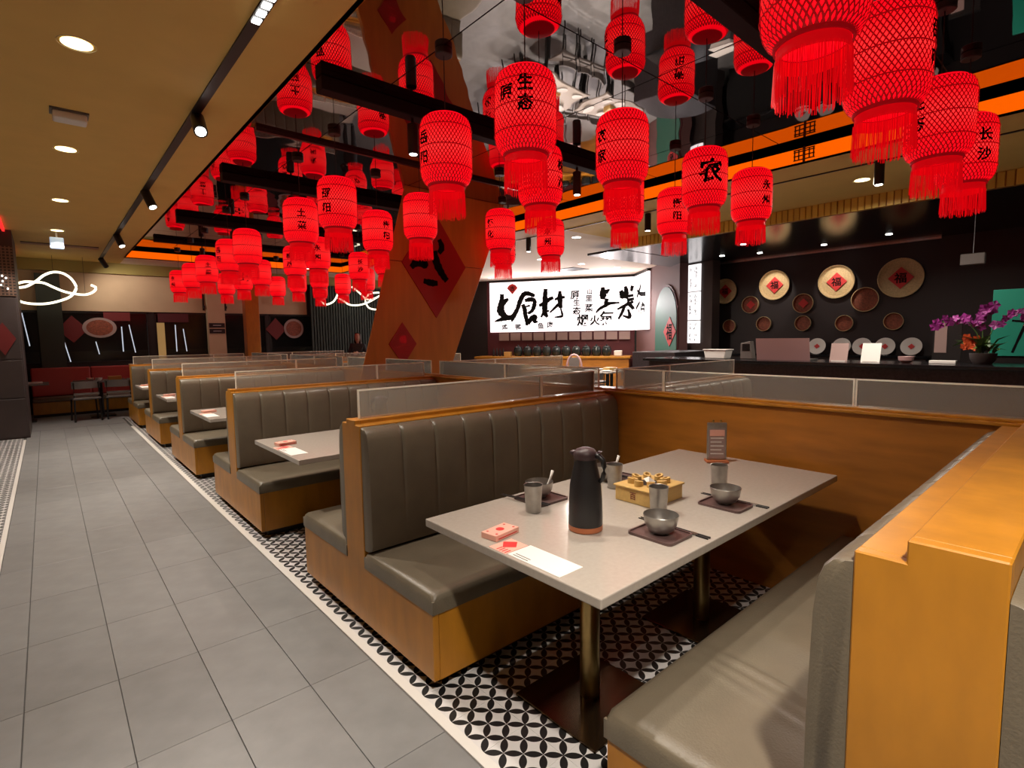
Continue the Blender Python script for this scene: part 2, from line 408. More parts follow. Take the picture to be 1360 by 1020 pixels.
# recess sides: black lip, orange band, black band
def recess(name, x0, x1, y0, y1, label):
    b = B(); b.box(x0, x1, y0, y1, G, MZ+0.02); o = struct(b.build(name, 'black'), label); return o
t = recess('trim_3', RX1, RX1+0.03, RY0, RY1, 'black lip on the bar side of the lantern recess')
b = B(); b.box(RX1-0.012, RX1, RY0, RY1, 3.215, 3.35); b.build('orange_band', 'orange_led', t)
t = recess('trim_4', RX0, RX1, RY1, RY1+0.03, 'black lip at the far end of the lantern recess')
b = B(); b.box(RX0, RX1, RY1-0.012, RY1, 3.215, 3.35); b.build('orange_band', 'orange_led', t)
t = recess('trim_5', RX0-0.03, RX0, RY0, RY1, 'black lip on the aisle side of the lantern recess')
b = B(); b.box(RX0, RX0+0.012, RY0, RY1, 3.215, 3.35); b.build('orange_band', 'orange_led', t)
# lattice ornament on the orange band
orn = B((RX1-0.03, 2.2, 3.21))
for dy in (-0.006, 0.006): orn.box(RX1-0.03, RX1-0.014, 2.2+dy-0.004, 2.2+dy+0.004, 3.205, 3.36)
for sg in (-1, 1):
    for z in (3.235, 3.275, 3.315, 3.335):
        orn.box(RX1-0.03, RX1-0.014, 2.2+sg*0.055-0.045, 2.2+sg*0.055+0.045, z-0.004, z+0.004)
    for yy in (0.05, 0.09): orn.box(RX1-0.03, RX1-0.014, 2.2+sg*yy-0.004, 2.2+sg*yy+0.004, 3.24, 3.33)
tag(orn.build('lattice_ornament', 'black'), 'small black fretwork ornament on the orange light band', 'ornament')

# ------------------------------------------------------------------ beams with spots under the mirror
def tilt_cyl(b, p, q, r, n=14): b.tube([p, q], r, n)
beams = [(1.6, 0.1, 'nearest'), (4.0, 0.1, 'second'), (6.9, 0.1, 'third'), (9.68, 0.1, 'fourth'), (11.95, 0.07, 'farthest')]
for k, (y, h, wd) in enumerate(beams):
    b = B((1.6, y, MZ)); b.box(1.65, 5.6 if k else 4.9, y-0.06, y+0.06, MZ-h, MZ-0.001)
    t = thing('ceiling_beam', (1.6, y, MZ), f'{wd} long black box beam fixed under the mirror ceiling', 'beam', 'black beams under the mirror ceiling')
    b.build('beam_box', 'beam_black', t, bevel=0.006, seg=1)
    for x, tx in (((2.44, 2.0), (4.5, 4.2)) if k else ((2.0, 2.55),)):
        sp = thing('track_spotlight', (x, y, MZ-h), f'black cylinder spotlight at {"aisle" if x < 3 else "bar"} end of the {wd} beam', 'spotlight', 'spotlights under the beams')
        b = B((x, y, MZ-h)); b.lathe([(0.012, -0.05), (0.012, 0)], 10, (x, y, MZ-h)); b.build('stem', 'black_metal', sp)
        b = B((x, y, MZ-h)); b.lathe([(0.04, -0.29), (0.045, -0.28), (0.045, -0.05), (0.03, -0.04)], 18, (x, y, MZ-h)); b.build('housing', 'black_metal', sp, smooth=True)
        b = B((x, y, MZ-h)); b.lathe([(0.032, -0.292), (0.032, -0.288)], 14, (x, y, MZ-h)); b.build('lens', 'lamp_white', sp)
        spot('beam_light', (x, y, MZ-h-0.31), P_BEAM*(1.8 if k == 0 else 1.2), 80 if k == 0 else 74, 0.7, SOFT, (tx, y-(0.75 if k == 0 else 0.32), 0.4), 0.05, sp)
b = B((1.57, 5.27, MZ)); b.box(1.57, 5.6, 5.25, 5.29, MZ-0.032, MZ-0.001)
tag(b.build('ceiling_track', 'black_metal'), 'thin black track under the mirror between second and third beams', 'track')

# ------------------------------------------------------------------ downlights / devices in the gold ceiling
def downlight(x, y, lab, power, z=G, r=0.075, em='lamp_disc', light=True, grp='round downlights in the ceiling', cone=100):
    t = thing('downlight', (x, y, z), lab, 'downlight', grp)
    b = B((x, y, z)); b.lathe([(r+0.018, -0.004), (r+0.018, 0.002), (r, 0.002), (r, -0.004)], 24, (x, y, z), False, False); b.build('trim_ring', 'white', t, smooth=True)
    b = B((x, y, z)); b.lathe([(r, -0.0025), (r, 0.0015)], 24, (x, y, z)); b.build('lens', em, t)
    if light: spot('down_light', (x, y, z-0.02), power, cone, 0.6, WARM, None, 0.07, t)
for k, y in enumerate((-0.44, 4.077, 6.3, 8.557, 10.838)):
    downlight(0.257, y, ('round yellow downlight beside the viewpoint over the aisle','nearest round yellow downlight over the aisle','second round yellow downlight over the aisle','third round yellow downlight over the aisle','farthest round yellow downlight over the aisle')[k], P_DOWN*(2.25 if k == 0 else 1))
b = B((0.256, 5.3, G-0.07)); b.box(0.155, 0.357, 5.24, 5.37, G-0.07, G-0.012); 
t = thing('ceiling_sensor', (0.256, 5.3, G-0.07), 'white box shaped sensor on the gold ceiling', 'sensor'); b.build('cover', 'white', t, bevel=0.012)
b = B((0.256, 5.3, G-0.07)); b.box(0.14, 0.37, 5.23, 5.38, G-0.012, G); b.build('base_plate', 'grey_wood', t)
# aisle track with spots
t = thing('lighting_track', (0.975, -3, G), 'black recessed lighting track along the aisle edge', 'track')
b = B((0.975, -3, G)); b.box(0.945, 1.005, -3, 13.9, G-0.012, G+0.002); b.build('rail', 'black', t)
for k in range(7):
    yy = 2.62+0.085*k; b = B((0.975, -3, G)); b.box(0.955, 0.995, yy, yy+0.05, G-0.018, G-0.011); b.build('led_cell', 'lamp_white', t)
for k, (y, tx, ty, wd) in enumerate(((2.0, 1.25, 1.75, 'closest overhead'), (4.68, 0.75, 2.2, 'nearest'), (7.363, 1.7, 6.3, 'second'), (10.57, 1.7, 9.5, 'third'), (13.69, 2.6, 16.0, 'farthest'))):
    sp = thing('track_spotlight', (0.985, y, G-0.01), f'{wd} black spotlight on the aisle track', 'spotlight', 'spotlights on the aisle track')
    d = (Vector((tx, ty, 0.6))-Vector((0.985, y, 3.0))).normalized(); top = Vector((0.985, y, G-0.075)); q = top+d*0.15
    b = B((0.985, y, G-0.01)); b.tube([(0.985, y, G-0.0125), (0.985, y, G-0.08)], 0.012, 8); b.build('stem', 'black_metal', sp)
    b = B((0.985, y, G-0.01)); b.tube([top-d*0.06, q], 0.048, 18); b.build('housing', 'black_metal', sp, smooth=True)
    b = B((0.985, y, G-0.01)); b.tube([q-d*0.002, q+d*0.002], 0.036, 16); b.build('lens', 'lamp_white', sp)
    spot('track_light', tuple(q+d*0.02), P_TRACK*(.35 if y > 13 else 1), 130 if y > 13 else 85, 0.8, SOFT, (tx, ty, 0.6), 0.04, sp)
# small hanging light box, vent
t = thing('light_box', (0.246, 11.05, 2.98), 'small pale blue light box hanging from the gold ceiling', 'light box')
b = B((0.246, 11.05, 2.98)); b.box(0.16, 0.33, 11.0, 11.1, 2.95, 3.12); b.build('lit_body', 'exit_glow', t, bevel=0.01)
b = B((0.246, 11.05, 2.98)); b.box(0.235, 0.257, 11.04, 11.06, 3.12, G); b.build('hanger', 'white', t)
t = thing('ceiling_vent', (0.3, 12.4, G), 'dark slot air vent in the gold ceiling', 'vent')
b = B((0.3, 12.4, G)); b.box(-0.2, 0.85, 12.3, 12.5, G-0.01, G); b.build('backing', 'black', t)
for k in range(3):
    b = B((0.3, 12.4, G)); b.box(-0.2, 0.85, 12.33+0.06*k, 12.345+0.06*k, G-0.02, G-0.01); b.build('slat', 'cream', t)

# ================================================================== LANTERNS
LP = [(0.112, 0.0), (0.138, -0.008), (0.160, -0.028), (0.1735, -0.062), (0.1775, -0.105), (0.1780, -0.20), (0.1780, -0.30), (0.1775, -0.355), (0.172, -0.40), (0.157, -0.432), (0.136, -0.452), (0.125, -0.46)]
def lrad(z):
    for (r1, z1), (r2, z2) in zip(LP, LP[1:]):
        if z2 <= z <= z1: return r1+(r2-r1)*(z1-z)/(z1-z2)
    return LP[-1][0]
def build_lantern():
    t = bpy.data.objects.new('red_lantern', None); COL.objects.link(t); t.empty_display_size = 0.1
    b = B(); b.lathe([(r-0.004, z) for r, z in LP], 40, cap0=False, cap1=False); b.build('paper_shade', 'lan_paper', t, smooth='all')
    b = B(); N, K, turns = 46, 18, 0.27
    for sg in (1, -1):
        for i in range(N):
            vs = []; fs = []
            for k in range(K+1):
                z = -0.46*k/K; r = lrad(z)+(0.0015 if sg > 0 else 0.0); a = 2*PI*(i/N+sg*turns*k/K)
                da = 0.0042/max(r, 0.05)
                for q in (a-da, a+da): vs.append((r*math.cos(q), r*math.sin(q), z))
            for k in range(K): fs.append((2*k, 2*k+1, 2*k+3, 2*k+2))
            b.add(vs, fs)
    b.build('bamboo_lattice', 'lan_lattice', t)['kind'] = 'stuff'
    for z in (-0.095, -0.225, -0.355):
        r = lrad(z)+0.002; b = B(); b.lathe([(r, z-0.004), (r+0.002, z), (r, z+0.004)], 40, cap0=False, cap1=False); b.build('hoop', 'lan_lattice', t, smooth='all')
    b = B(); b.lathe([(0.0, 0.006), (0.105, 0.006), (0.116, 0.002), (0.116, -0.006), (0.108, -0.006)], 32, cap0=False, cap1=False); b.build('top_cap', 'cap_red', t, smooth=True)
    b = B(); b.lathe([(0.130, -0.452), (0.133, -0.46), (0.130, -0.470), (0.122, -0.470)], 32, cap0=False, cap1=False); b.build('collar', 'cap_red', t, smooth=True)
    b = B(); b.lathe([(0.120, -0.465), (0.123, -0.515)], 32, cap0=False, cap1=False); b.build('skirt_band', 'lan_fringe', t, smooth='all')
    b = B(); rnd = random.Random(3)
    for i in range(170):
        a = 2*PI*i/170; r = 0.121+rnd.uniform(-0.003, 0.004); z1 = -0.655+rnd.uniform(-0.012, 0.014); a2 = a+rnd.uniform(-0.03, 0.03); r2 = r+rnd.uniform(-0.004, 0.007)
        w_ = 0.0016; p = Vector((r*math.cos(a), r*math.sin(a), -0.505)); q = Vector((r2*math.cos(a2), r2*math.sin(a2), z1)); tv = Vector((-math.sin(a), math.cos(a), 0))*w_
        nv = Vector((math.cos(a), math.sin(a), 0))*0.002
        b.add([p-tv, p+tv, p+nv, q-tv, q+tv, q+nv], [(0,1,4,3), (1,2,5,4), (2,0,3,5)])
    b.build('fringe', 'lan_fringe', t)['kind'] = 'stuff'
    b = B(); b.tube([(0, 0, 0.0), (0, 0, 0.41)], 0.0035, 6); b.build('cord', 'canopy_black', t)
    b = B(); b.lathe([(0.052, 0.395), (0.058, 0.40), (0.058, 0.437), (0.05, 0.4395)], 20); b.build('canopy', 'canopy_black', t, smooth=True)
    return t
def lantern_text(t, cols, ang, size):
    """cols: list of (angle offset, z centre, char)"""
    b = B()
    for da, z, ch in cols:
        vs, fs = text2d(ch, size, 0.03)
        q = []
        for v in vs:
            r = lrad(z+v.y)+0.0045; a = ang+da+v.x/0.18
            q.append((r*math.cos(a), r*math.sin(a), z+v.y))
        b.add(q, fs)
    return b.build('character', 'ink', t)
LX = [2.15, 3.05, 4.15, 5.0]; LY = [0.78, 2.3, 3.1, 4.9, 5.85, 7.85, 8.8, 10.65, 11.85, 13.2]
words = {(0,1):('邵阳',1.3), (0,2):('生态',-0.62), (0,3):('长沙',0.6), (1,0):('生态',0.0), (1,1):('农家',-0.85), (1,2):('农',0.28), (1,3):('永州',0.75), (2,0):('岳阳',-0.95), (2,1):('株洲',1.1), (2,2):('娄底',-1.2), (2,3):('衡阳',0.15),
         (3,0):('邵阳',-0.55), (3,1):('益阳',2.0), (3,2):('怀化',-0.7), (3,3):('永州',-0.2), (4,0):('土菜',0.05), (4,1):('衡阳',0.6), (4,3):('常德',1.3), (5,0):('湘潭',2.6), (5,1):('永州',0.0), (5,2):('郴州',2.2), (6,0):('岳阳',-0.9), (6,1):('株洲',-0.5), (6,2):('长沙',0.1), (7,0):('土菜',0.1), (7,1):('怀化',1.4), (8,1):('土',0.0), (9,0):('永州',-0.7)}
proto = build_lantern(); used = False
for j, y in enumerate(LY):
    for i, x in enumerate(LX):
        if j == 4 and i == 2: continue
        if not used: o = proto; used = True
        else: o = copy_tree(proto)
        jx = (0, 0, 0, 0) if j < 5 else ((0, .06, .06, .1) if j < 7 else (.08, .08, .08, .25))
        X = x+jx[i]; o.location = (X, y, 2.965)
        wtxt = ''
        if (j, i) in words:
            s_, off = words[(j, i)]
            face = math.atan2(-y, -X)                     # towards the aisle end
            ang = face+off
            if s_ == '生态': cols = [(0.0, -0.13, '生'), (0.0, -0.235, '态'), (-0.62, -0.17, '原')] if j == 1 else [(0.0, -0.15, '生'), (0.0, -0.27, '态')]
            elif len(s_) == 1: cols = [(0.0, -0.21, s_)]
            else: cols = [(0.0, -0.17, s_[0]), (0.0, -0.30, s_[1])]
            for col_ in cols: lantern_text(o, [col_], ang, 0.09 if len(s_) == 2 else 0.19)
            wtxt = f' lettered {s_}'
        row = 'nearest' if j == 0 else ('farthest' if j == 9 else ORD[j])
        tag(o, f'red woven lantern{wtxt}, {ORD[i]} from the aisle in the {row} row', 'lantern', 'red hanging lanterns')

# ================================================================== SLANTED PILLAR
PY = 6.05
def plx(z): return 2.905+(z-1.18)*0.290
def prx(z): return 4.235+(z-1.154)*0.434
t = thing('slanted_pillar', (3.3, PY, 0), 'broad slanted wooden pillar with red diamond signs rising to the mirror ceiling', 'pillar')
def pil_band(z0, z1, name, yo=0.0):
    b = B((3.3, PY, 0)); b.add([(plx(z0), PY+yo, z0), (prx(z0), PY+yo, z0), (prx(z1), PY+yo, z1), (plx(z1), PY+yo, z1), (plx(z0)+.14, PY+0.26, z0), (prx(z0)-.06, PY+0.26, z0), (prx(z1)-.06, PY+0.26, z1), (plx(z1)+.14, PY+0.26, z1)],
        [(0,1,2,3),(7,6,5,4),(0,4,5,1),(1,5,6,2),(2,6,7,3),(3,7,4,0)])
    return b.build(name, 'wood_pillar', t, bevel=0.006, seg=1)
pil_band(0, 2.447, 'wood_panel'); pil_band(2.453, MZ, 'wood_panel')
def pdiamond(cx, cz, hw, hh, m, th, name='diamond_sign'):
    b = B((3.3, PY, 0)); b.prism([(cx-hw, cz+0.0), (cx, cz-hh), (cx+hw, cz), (cx, cz+hh)], (0, -th, 0), (0, PY-0.001, 0)); return b.build(name, m, t)
d1 = pdiamond(3.97, 2.44, 0.50, 0.70, 'diamond_red', 0.012)
b = B((3.3, PY, 0))
for st in ([(3.80,2.74,.03),(3.84,2.62,.05),(3.86,2.55,.03)], [(3.60,2.38,.03),(3.70,2.46,.06),(3.82,2.42,.04),(3.80,2.50,.03)], [(3.95,2.62,.05),(4.0,2.45,.06),(4.08,2.32,.05),(4.15,2.24,.04)], [(3.78,2.22,.03),(3.90,2.20,.045),(4.0,2.20,.03)], [(4.04,2.78,.03),(4.08,2.68,.045),(4.03,2.6,.03)]):
    brush(b, st, (0, PY-0.0145, 0), (1, 0, 0), (0, 0, 1))
b.build('brush_lettering', 'ink', d1)
d2 = pdiamond(3.45, 1.40, 0.20, 0.275, 'diamond_red', 0.010)
b = B((3.3, PY, 0))
for z in (1.30, 1.36): b.box(3.36, 3.54, PY-0.013, PY-0.0115, z, z+0.006)
put_text(b, '福', 0.11, (3.45, PY-0.0125, 1.46), (1, 0, 0), (0, 0, 1)); b.build('lettering', 'cap_red', d2)
# upright wooden post farther back
b = B((3.45, 12.6, 0)); b.box(3.31, 3.59, 12.5, 12.74, 0, G); tag(b.build('wooden_post', 'wood', bevel=0.008), 'upright orange wooden post behind the far booths', 'post')

# ================================================================== BOOTHS
SEAT_Z0, SEAT_Z1 = 0.345, 0.43
def back_cushion(b, x0, x1, zb, zt, yf, depth, sg, seam=0.19):
    n = max(1, round((x1-x0)/seam)); sub = [0, .03, .10, .3, .5, .7, .90, .97]
    cols = [(x0+(x1-x0)*(i+s_)/n, (1.0 if s_ == 0 else (0.35 if s_ in (.03, .97) else 0.0))) for i in range(n) for s_ in sub]+[(x1, 1.0)]
    h = zt-zb
    rows = [(0, .0), (0.0, .55), (0.012, .9), (0.04, 1), (0.4*h, 1.0), (h-0.13, .96), (h-0.06, .86), (h-0.03, .72), (h-0.012, .5), (h-0.003, .25), (h, 0)]
    vs = []; fs = []; m = len(rows)
    for ci, (x, g) in enumerate(cols):
        for dz, k in rows:
            d_ = depth*k*(1-0.16*g*max(0.12, min(1, (dz/h-.25)/.6))) if k > .3 else depth*k
            e = 1.0
            if ci == 0 or ci == len(cols)-1: e = 0.75
            vs.append((x, yf+sg*d_*e, zb+dz-(0.004*g if dz > 0.9*h else 0)))
    nc = len(cols)
    for i in range(nc-1):
        for j in range(m-1): fs.append((i*m+j, i*m+j+1, (i+1)*m+j+1, (i+1)*m+j))
    fs.append(tuple(range(m))); fs.append(tuple((nc-1)*m+j for j in range(m))[::-1])
    b.add(vs, fs)
def seat_cushion(b, x0, x1, y0, y1, z0, z1, wr=None, r=0.028):
    nxs = 150 if wr else 40
    xs_ = sorted(set([x0, x0+.006, x0+r*.35, x0+r, x0+2*r]+[x0+2*r+(x1-x0-4*r)*k/nxs for k in range(nxs+1)]+[x1-r, x1-r*.35, x1-.006, x1]))
    ys_ = sorted(set([y0, y0+.006, y0+r*.35, y0+r, y0+2*r]+[y0+2*r+(y1-y0-4*r)*k/14 for k in range(15)]+[y1-r, y1-r*.35, y1-.006, y1]))
    def drop(d): return 0 if d >= r else r-math.sqrt(max(0, r*r-(r-d)**2))
    vs = []; fs = []; ny = len(ys_)
    for x in xs_:
        for y in ys_:
            dx = min(x-x0, x1-x); dy = min(y-y0, y1-y)
            d = math.hypot(max(0, r-dx), max(0, r-dy))
            z = z1-(r if d >= r else r-math.sqrt(max(0, r*r-d*d)))
            z += 0.006*min(1, dx/.2)*min(1, dy/.15)
            if wr: z += wr(x, y)*min(1, dy/.05)
            vs.append((x, y, z))
    nx = len(xs_)
    for i in range(nx-1):
        for j in range(ny-1): fs.append((i*ny+j, (i+1)*ny+j, (i+1)*ny+j+1, i*ny+j+1))
    ring = [i*ny for i in range(nx)]+[(nx-1)*ny+j for j in range(1, ny)]+[i*ny+ny-1 for i in range(nx-2, -1, -1)]+[j for j in range(ny-2, 0, -1)]
    k0 = len(vs)
    for q in ring: vs.append((vs[q][0], vs[q][1], z0))
    m = len(ring)
    for i in range(m): fs.append((ring[i], ring[(i+1) % m], k0+(i+1) % m, k0+i))
    fs.append(tuple(k0+i for i in range(m)))
    b.add(vs, fs)
UL = 1.93
def booth_unit(loc, label, top, hp=0.1, half=0.709, rz=0, wr=None, zc=1.045, grp='double sided booth benches'):
    t = thing('booth_bench', (0, 0, 0), label, 'bench', grp)
    poly = [(-half, .055), (half, .055), (half, SEAT_Z0), (hp, SEAT_Z0)]+top+[(-hp, SEAT_Z0), (-half, SEAT_Z0)]
    b = B(); b.prism(poly, (0.03, 0, 0), (0, 0, 0), (0, 1, 0), (0, 0, 1)); b.build('end_panel', 'wood', t, bevel=0.003, seg=1)
    b = B(); b.prism([(-hp, SEAT_Z0)]+[(hp, SEAT_Z0)]+[(p[0]*.999, p[1]-.0005) for p in top], (UL-0.03, 0, 0), (0.03, 0, 0), (0, 1, 0), (0, 0, 1)); b.build('back_cap', 'wood', t, bevel=0.003, seg=1)
    for sg in (-1, 1):
        b = B(); y = sg*half; b.box(0.03, UL, min(y, y-sg*.02), max(y, y-sg*.02), .055, SEAT_Z0); b.build('base_panel', 'wood', t)
        b = B(); seat_cushion(b, -0.004, UL, min(sg*(hp+.002), sg*(half+.008)), max(sg*(hp+.002), sg*(half+.008)), SEAT_Z0+.001, SEAT_Z1, wr if sg > 0 else None); b.build('seat_cushion', 'vinyl', t, smooth=True)
        b = B(); back_cushion(b, 0.004, UL, SEAT_Z1+0.004, zc, sg*(hp+.001), 0.075, sg); b.build('back_cushion', 'vinyl', t, smooth=True)
    b = B(); b.box(0.06, UL, -half+.06, half-.06, 0, .056); b.build('plinth', 'black', t)
    t.location = loc; t.rotation_euler = (0, 0, rz); return t
TOP1 = [(.1, 1.052), (.05, 1.052), (.05, 1.074), (-.05, 1.074), (-.05, 1.052), (-.1, 1.052)]
TOP0 = [(.107, 1.065), (.027, 1.065), (.027, 1.107), (-.107, 1.107)]
def wr0(x, y):
    # soft creases in the vinyl across the near seat
    s_ = 0
    for cx, sl, am, wd in ((0.44, 0.12, 0.011, 0.020), (0.385, 0.16, 0.009, 0.018), (0.335, 0.2, 0.006, 0.018)):
        d = x-(cx+sl*(y-0.4)); s_ += am*math.exp(-(d/wd)**2)*math.exp(-((y-0.46)/0.16)**2)
    return s_
booth_unit((1.107, 0.193, 0), 'wood and grey vinyl booth bench nearest the camera at right edge', TOP0, 0.107, 0.686, 0, wr0, 1.045)
BY = [2.48, 4.80, 7.08, 9.36, 11.62]
lab = ['second booth bench, behind the laid table with clear screens on top', 'third booth bench from the camera, behind the black jug table', 'fourth booth bench from the camera along the aisle', 'fifth booth bench from the camera along the aisle', 'last booth bench at the far end of the aisle row']
u1 = booth_unit((1.107, BY[0], 0), lab[0], TOP1)
for k in range(1, 5):
    o = copy_tree(u1); o.location = (1.107, BY[k], 0); o['label'] = lab[k]
lab2 = ['booth bench beyond the low wall, nearest the bar', 'booth bench beyond the low wall, second from the bar', 'booth bench beyond the low wall, third from the bar', 'booth bench beyond the low wall, fourth from the bar', 'booth bench beyond the low wall, farthest from the bar']
for k in range(5):
    o = copy_tree(u1); o.location = (5.15, BY[k], 0); o.rotation_euler = (0, 0, PI); o['label'] = lab2[k]; o['group'] = 'booth benches beyond the low wall'
# low divider wall with wooden cap (two runs, either side of the pillar)
for n, (y0, y1) in enumerate(((-0.6, 5.98), (6.36, 12.36))):
    b = B((3.05, y0, 0)); b.box(3.055, 3.20, y0, y1, 0, 1.06); o = struct(b.build('wall_divider', 'wood_dark'), 'low wooden wall closing the booths, ' + ('near run' if n == 0 else 'far run'))
    b = B((3.05, y0, 0)); b.box(3.042, 3.213, y0, y1, 1.06, 1.076); b.build('cap_board', 'wood', o, bevel=0.003)
    b = B((3.05, y0, 0)); b.box(3.07, 3.185, y0, y1, 1.076, 1.088); b.build('cap_bead', 'wood', o, bevel=0.002)
# acrylic screens
def screen(p, q, z0, z1, label, th=0.008):
    p, q = Vector((*p, 0)), Vector((*q, 0)); d = (q-p).normalized(); L_ = (q-p).length
    t = thing('acrylic_screen', (p.x, p.y, z0), label, 'screen', 'clear acrylic screens on the booth backs')
    mid = (p+q)/2
    b = B(t.location); b.obox(mid, d, L_/2-0.008, th/2, z0, z1-0.008); b.build('clear_pane', 'acrylic', t)
    b = B(t.location); b.obox(mid, d, L_/2, th/2+.001, z1-0.008, z1)
    for c_ in (p+d*0.004, q-d*0.004): b.obox(c_, d, 0.004, th/2+.001, z0, z1-0.008)
    b.build('polished_edge', 'acrylic_edge', t)
SZ = 1.219
nm = ['second', 'third', 'fourth', 'fifth', 'last']
for k, y in enumerate(BY):
    a, m_, e_ = (1.15, 2.43, 2.965) if k == 0 else ((1.16, 2.45, 3.0) if k != 1 else (1.16, 2.44, 2.98))
    screen((a, y), (m_-.002, y), 1.0745, SZ, f'long clear screen on top of the {nm[k]} booth bench')
    screen((m_+.002, y), (e_, y), 1.0745, SZ, f'short clear screen on the wall end of the {nm[k]} booth bench')
    screen((3.32, y), (3.95, y), 1.0745, SZ, f'short clear screen across the low wall from the {nm[k]} bench')
    screen((3.954, y), (5.1, y), 1.0745, SZ, f'long clear screen across the low wall from the {nm[k]} bench')
wy = [(0.16, 0.87), (0.874, 2.0), (2.004, 2.40), (2.56, 3.65), (3.654, 4.72), (4.88, 5.9), (6.4, 7.0), (7.16, 8.2), (8.204, 9.28), (9.44, 10.5), (10.504, 11.54)]
for k, (a, e_) in enumerate(wy): screen((3.125, a), (3.125, e_), 1.0885, SZ+.012, f'clear screen on the low wall, {ORD[k]} from the camera')

# ================================================================== TABLES
def table(cy, label, x1=2.965, x0=1.094):
    t = thing('booth_table', (0, 0, 0), label, 'table', 'grey topped booth tables')
    b = B(); b.box(0, x1-x0, -0.448, 0.448, 0.718, 0.75); b.build('table_top', 'tabletop', t, bevel=0.004)
    for x in ((0.48, 1.36) if x1 > 2.8 else (0.42, 1.0)):
        b = B(); b.lathe([(0.04, 0.012), (0.04, 0.715)], 28, (x, 0, 0)); b.build('leg', 'brass', t, smooth=True)
        b = B(); b.box(x-.22, x+.22, -.21, .21, 0, 0.012); b.build('base_plate', 'bronze_plate', t, bevel=0.003)
        b = B(); b.box(x-.12, x+.12, -.12, .12, 0.708, 0.718); b.build('mount_plate', 'black_metal', t)
    t.location = (x0, cy, 0); return t
TY = [1.337, 3.645, 5.94, 8.22, 10.49]
table(TY[0], 'grey topped booth table laid with jug and bowls nearest camera')
table(TY[1], 'second grey booth table, with a black jug near its end')
table(TY[2], 'third grey booth table from the camera', 2.5)
table(TY[3], 'fourth grey booth table from the camera')
table(TY[4], 'fifth grey booth table from the camera')
for k in (0, 1, 3, 4):
    t = table(TY[k], f'grey booth table beyond the low wall, {ORD[k]} from the bar end'); t.location = (3.25, TY[k], 0); t['group'] = 'tables beyond the low wall'

TZ = 0.7502
# ---- insulated jug
def jug(x, y, rz, label, base='orange_base'):
    t = thing('insulated_jug', (x, y, TZ), label, 'jug', 'black insulated jugs', rz)
    b = B(); b.lathe([(0.060, 0.0), (0.064, 0.004), (0.064, 0.022)], 36); b.build('base_ring', base, t, smooth=True)
    b = B(); b.lathe([(0.0635, 0.0222), (0.0635, 0.05), (0.062, 0.11), (0.058, 0.17), (0.050, 0.215), (0.043, 0.245), (0.041, 0.268)], 36); b.build('body', 'thermos', t, smooth=True)
    b = B(); b.lathe([(0.0425, 0.268), (0.044, 0.280), (0.043, 0.292), (0.034, 0.303), (0.018, 0.309), (0.0, 0.311)], 30, cap1=False); b.build('lid', 'thermos_lid', t, smooth=True)
    b = B(); b.prism([(0.036, 0.268), (0.060, 0.286), (0.058, 0.293), (0.034, 0.293)], (0, 0.028, 0), (0, -0.014, 0)); b.build('spout', 'thermos_lid', t, bevel=0.003)
    b = B(); pts = [(-0.036, 0, 0.284), (-0.055, 0, 0.281), (-0.069, 0, 0.268), (-0.074, 0, 0.245), (-0.073, 0, 0.22), (-0.068, 0, 0.20), (-0.056, 0, 0.188)]
    b.tube(pts, [0.010, 0.011, 0.0105, 0.0095, 0.009, 0.009, 0.008], 10); b.build('handle', 'thermos', t, smooth='all')
    b = B(); b.box(-0.066, -0.050, -0.009, 0.009, 0.296, 0.301); b.build('thumb_lever', 'thermos_lid', t, bevel=0.002)
jug(1.472, 1.271, 1.86, 'black insulated jug with orange base on nearest table')
jug(1.80, 3.50, -0.72, 'black insulated jug on the second table', 'thermos')
# ---- cup, bowl, tray, chopsticks, spoon
def cup(x, y, label):
    b = B((x, y, TZ)); b.lathe([(0.029, 0.0), (0.031, 0.002), (0.0385, 0.112), (0.0395, 0.114), (0.0375, 0.113), (0.030, 0.006)], 28, (x, y, TZ), True, True)
    return tag(b.build('metal_cup', 'pewter', smooth=True), label, 'cup', 'grey metal cups')
def bowl(x, y, z, label):
    t = thing('metal_bowl', (x, y, z), label, 'bowl', 'grey metal bowls'); o = (x, y, z)
    b = B(o); b.lathe([(0.027, 0.0), (0.029, 0.006)], 24, o, True, False); b.build('foot_ring', 'pewter', t, smooth=True)
    b = B(o); b.lathe([(0.028, 0.006), (0.044, 0.014), (0.057, 0.036), (0.0625, 0.070), (0.0615, 0.0715), (0.054, 0.038), (0.040, 0.018), (0.0, 0.012)], 32, o, True, False); b.build('dish', 'pewter', t, smooth=True)
def rrect(x0, x1, y0, y1, r, n=4):
    P = []
    for cx, cy, a0 in ((x1-r, y1-r, 0), (x0+r, y1-r, PI/2), (x0+r, y0+r, PI), (x1-r, y0+r, 1.5*PI)):
        for k in range(n+1): a = a0+PI/2*k/n; P.append((cx+r*math.cos(a), cy+r*math.sin(a)))
    return P
def tray(x0, x1, y0, y1, label):
    o = ((x0+x1)/2, (y0+y1)/2, TZ); t = thing('place_tray', o, label, 'tray', 'brown square place trays')
    b = B(o); b.prism(rrect(x0, x1, y0, y1, .018), (0, 0, 0.005), (0, 0, TZ), (1, 0, 0), (0, 1, 0)); b.build('tray_base', 'tray_brown', t)
    P1 = rrect(x0, x1, y0, y1, .018); P2 = rrect(x0+.006, x1-.006, y0+.006, y1-.006, .014); n = len(P1); b = B(o)
    vs = [(p[0], p[1], TZ+.005) for p in P1]+[(p[0], p[1], TZ+.010) for p in P1]+[(p[0], p[1], TZ+.010) for p in P2]+[(p[0], p[1], TZ+.005) for p in P2]
    fs = [(k*n+i, k*n+(i+1) % n, (k+1)*n+(i+1) % n, (k+1)*n+i) for k in range(3) for i in range(n)]
    b.add(vs, fs); b.build('rim', 'tray_brown', t, smooth=True)
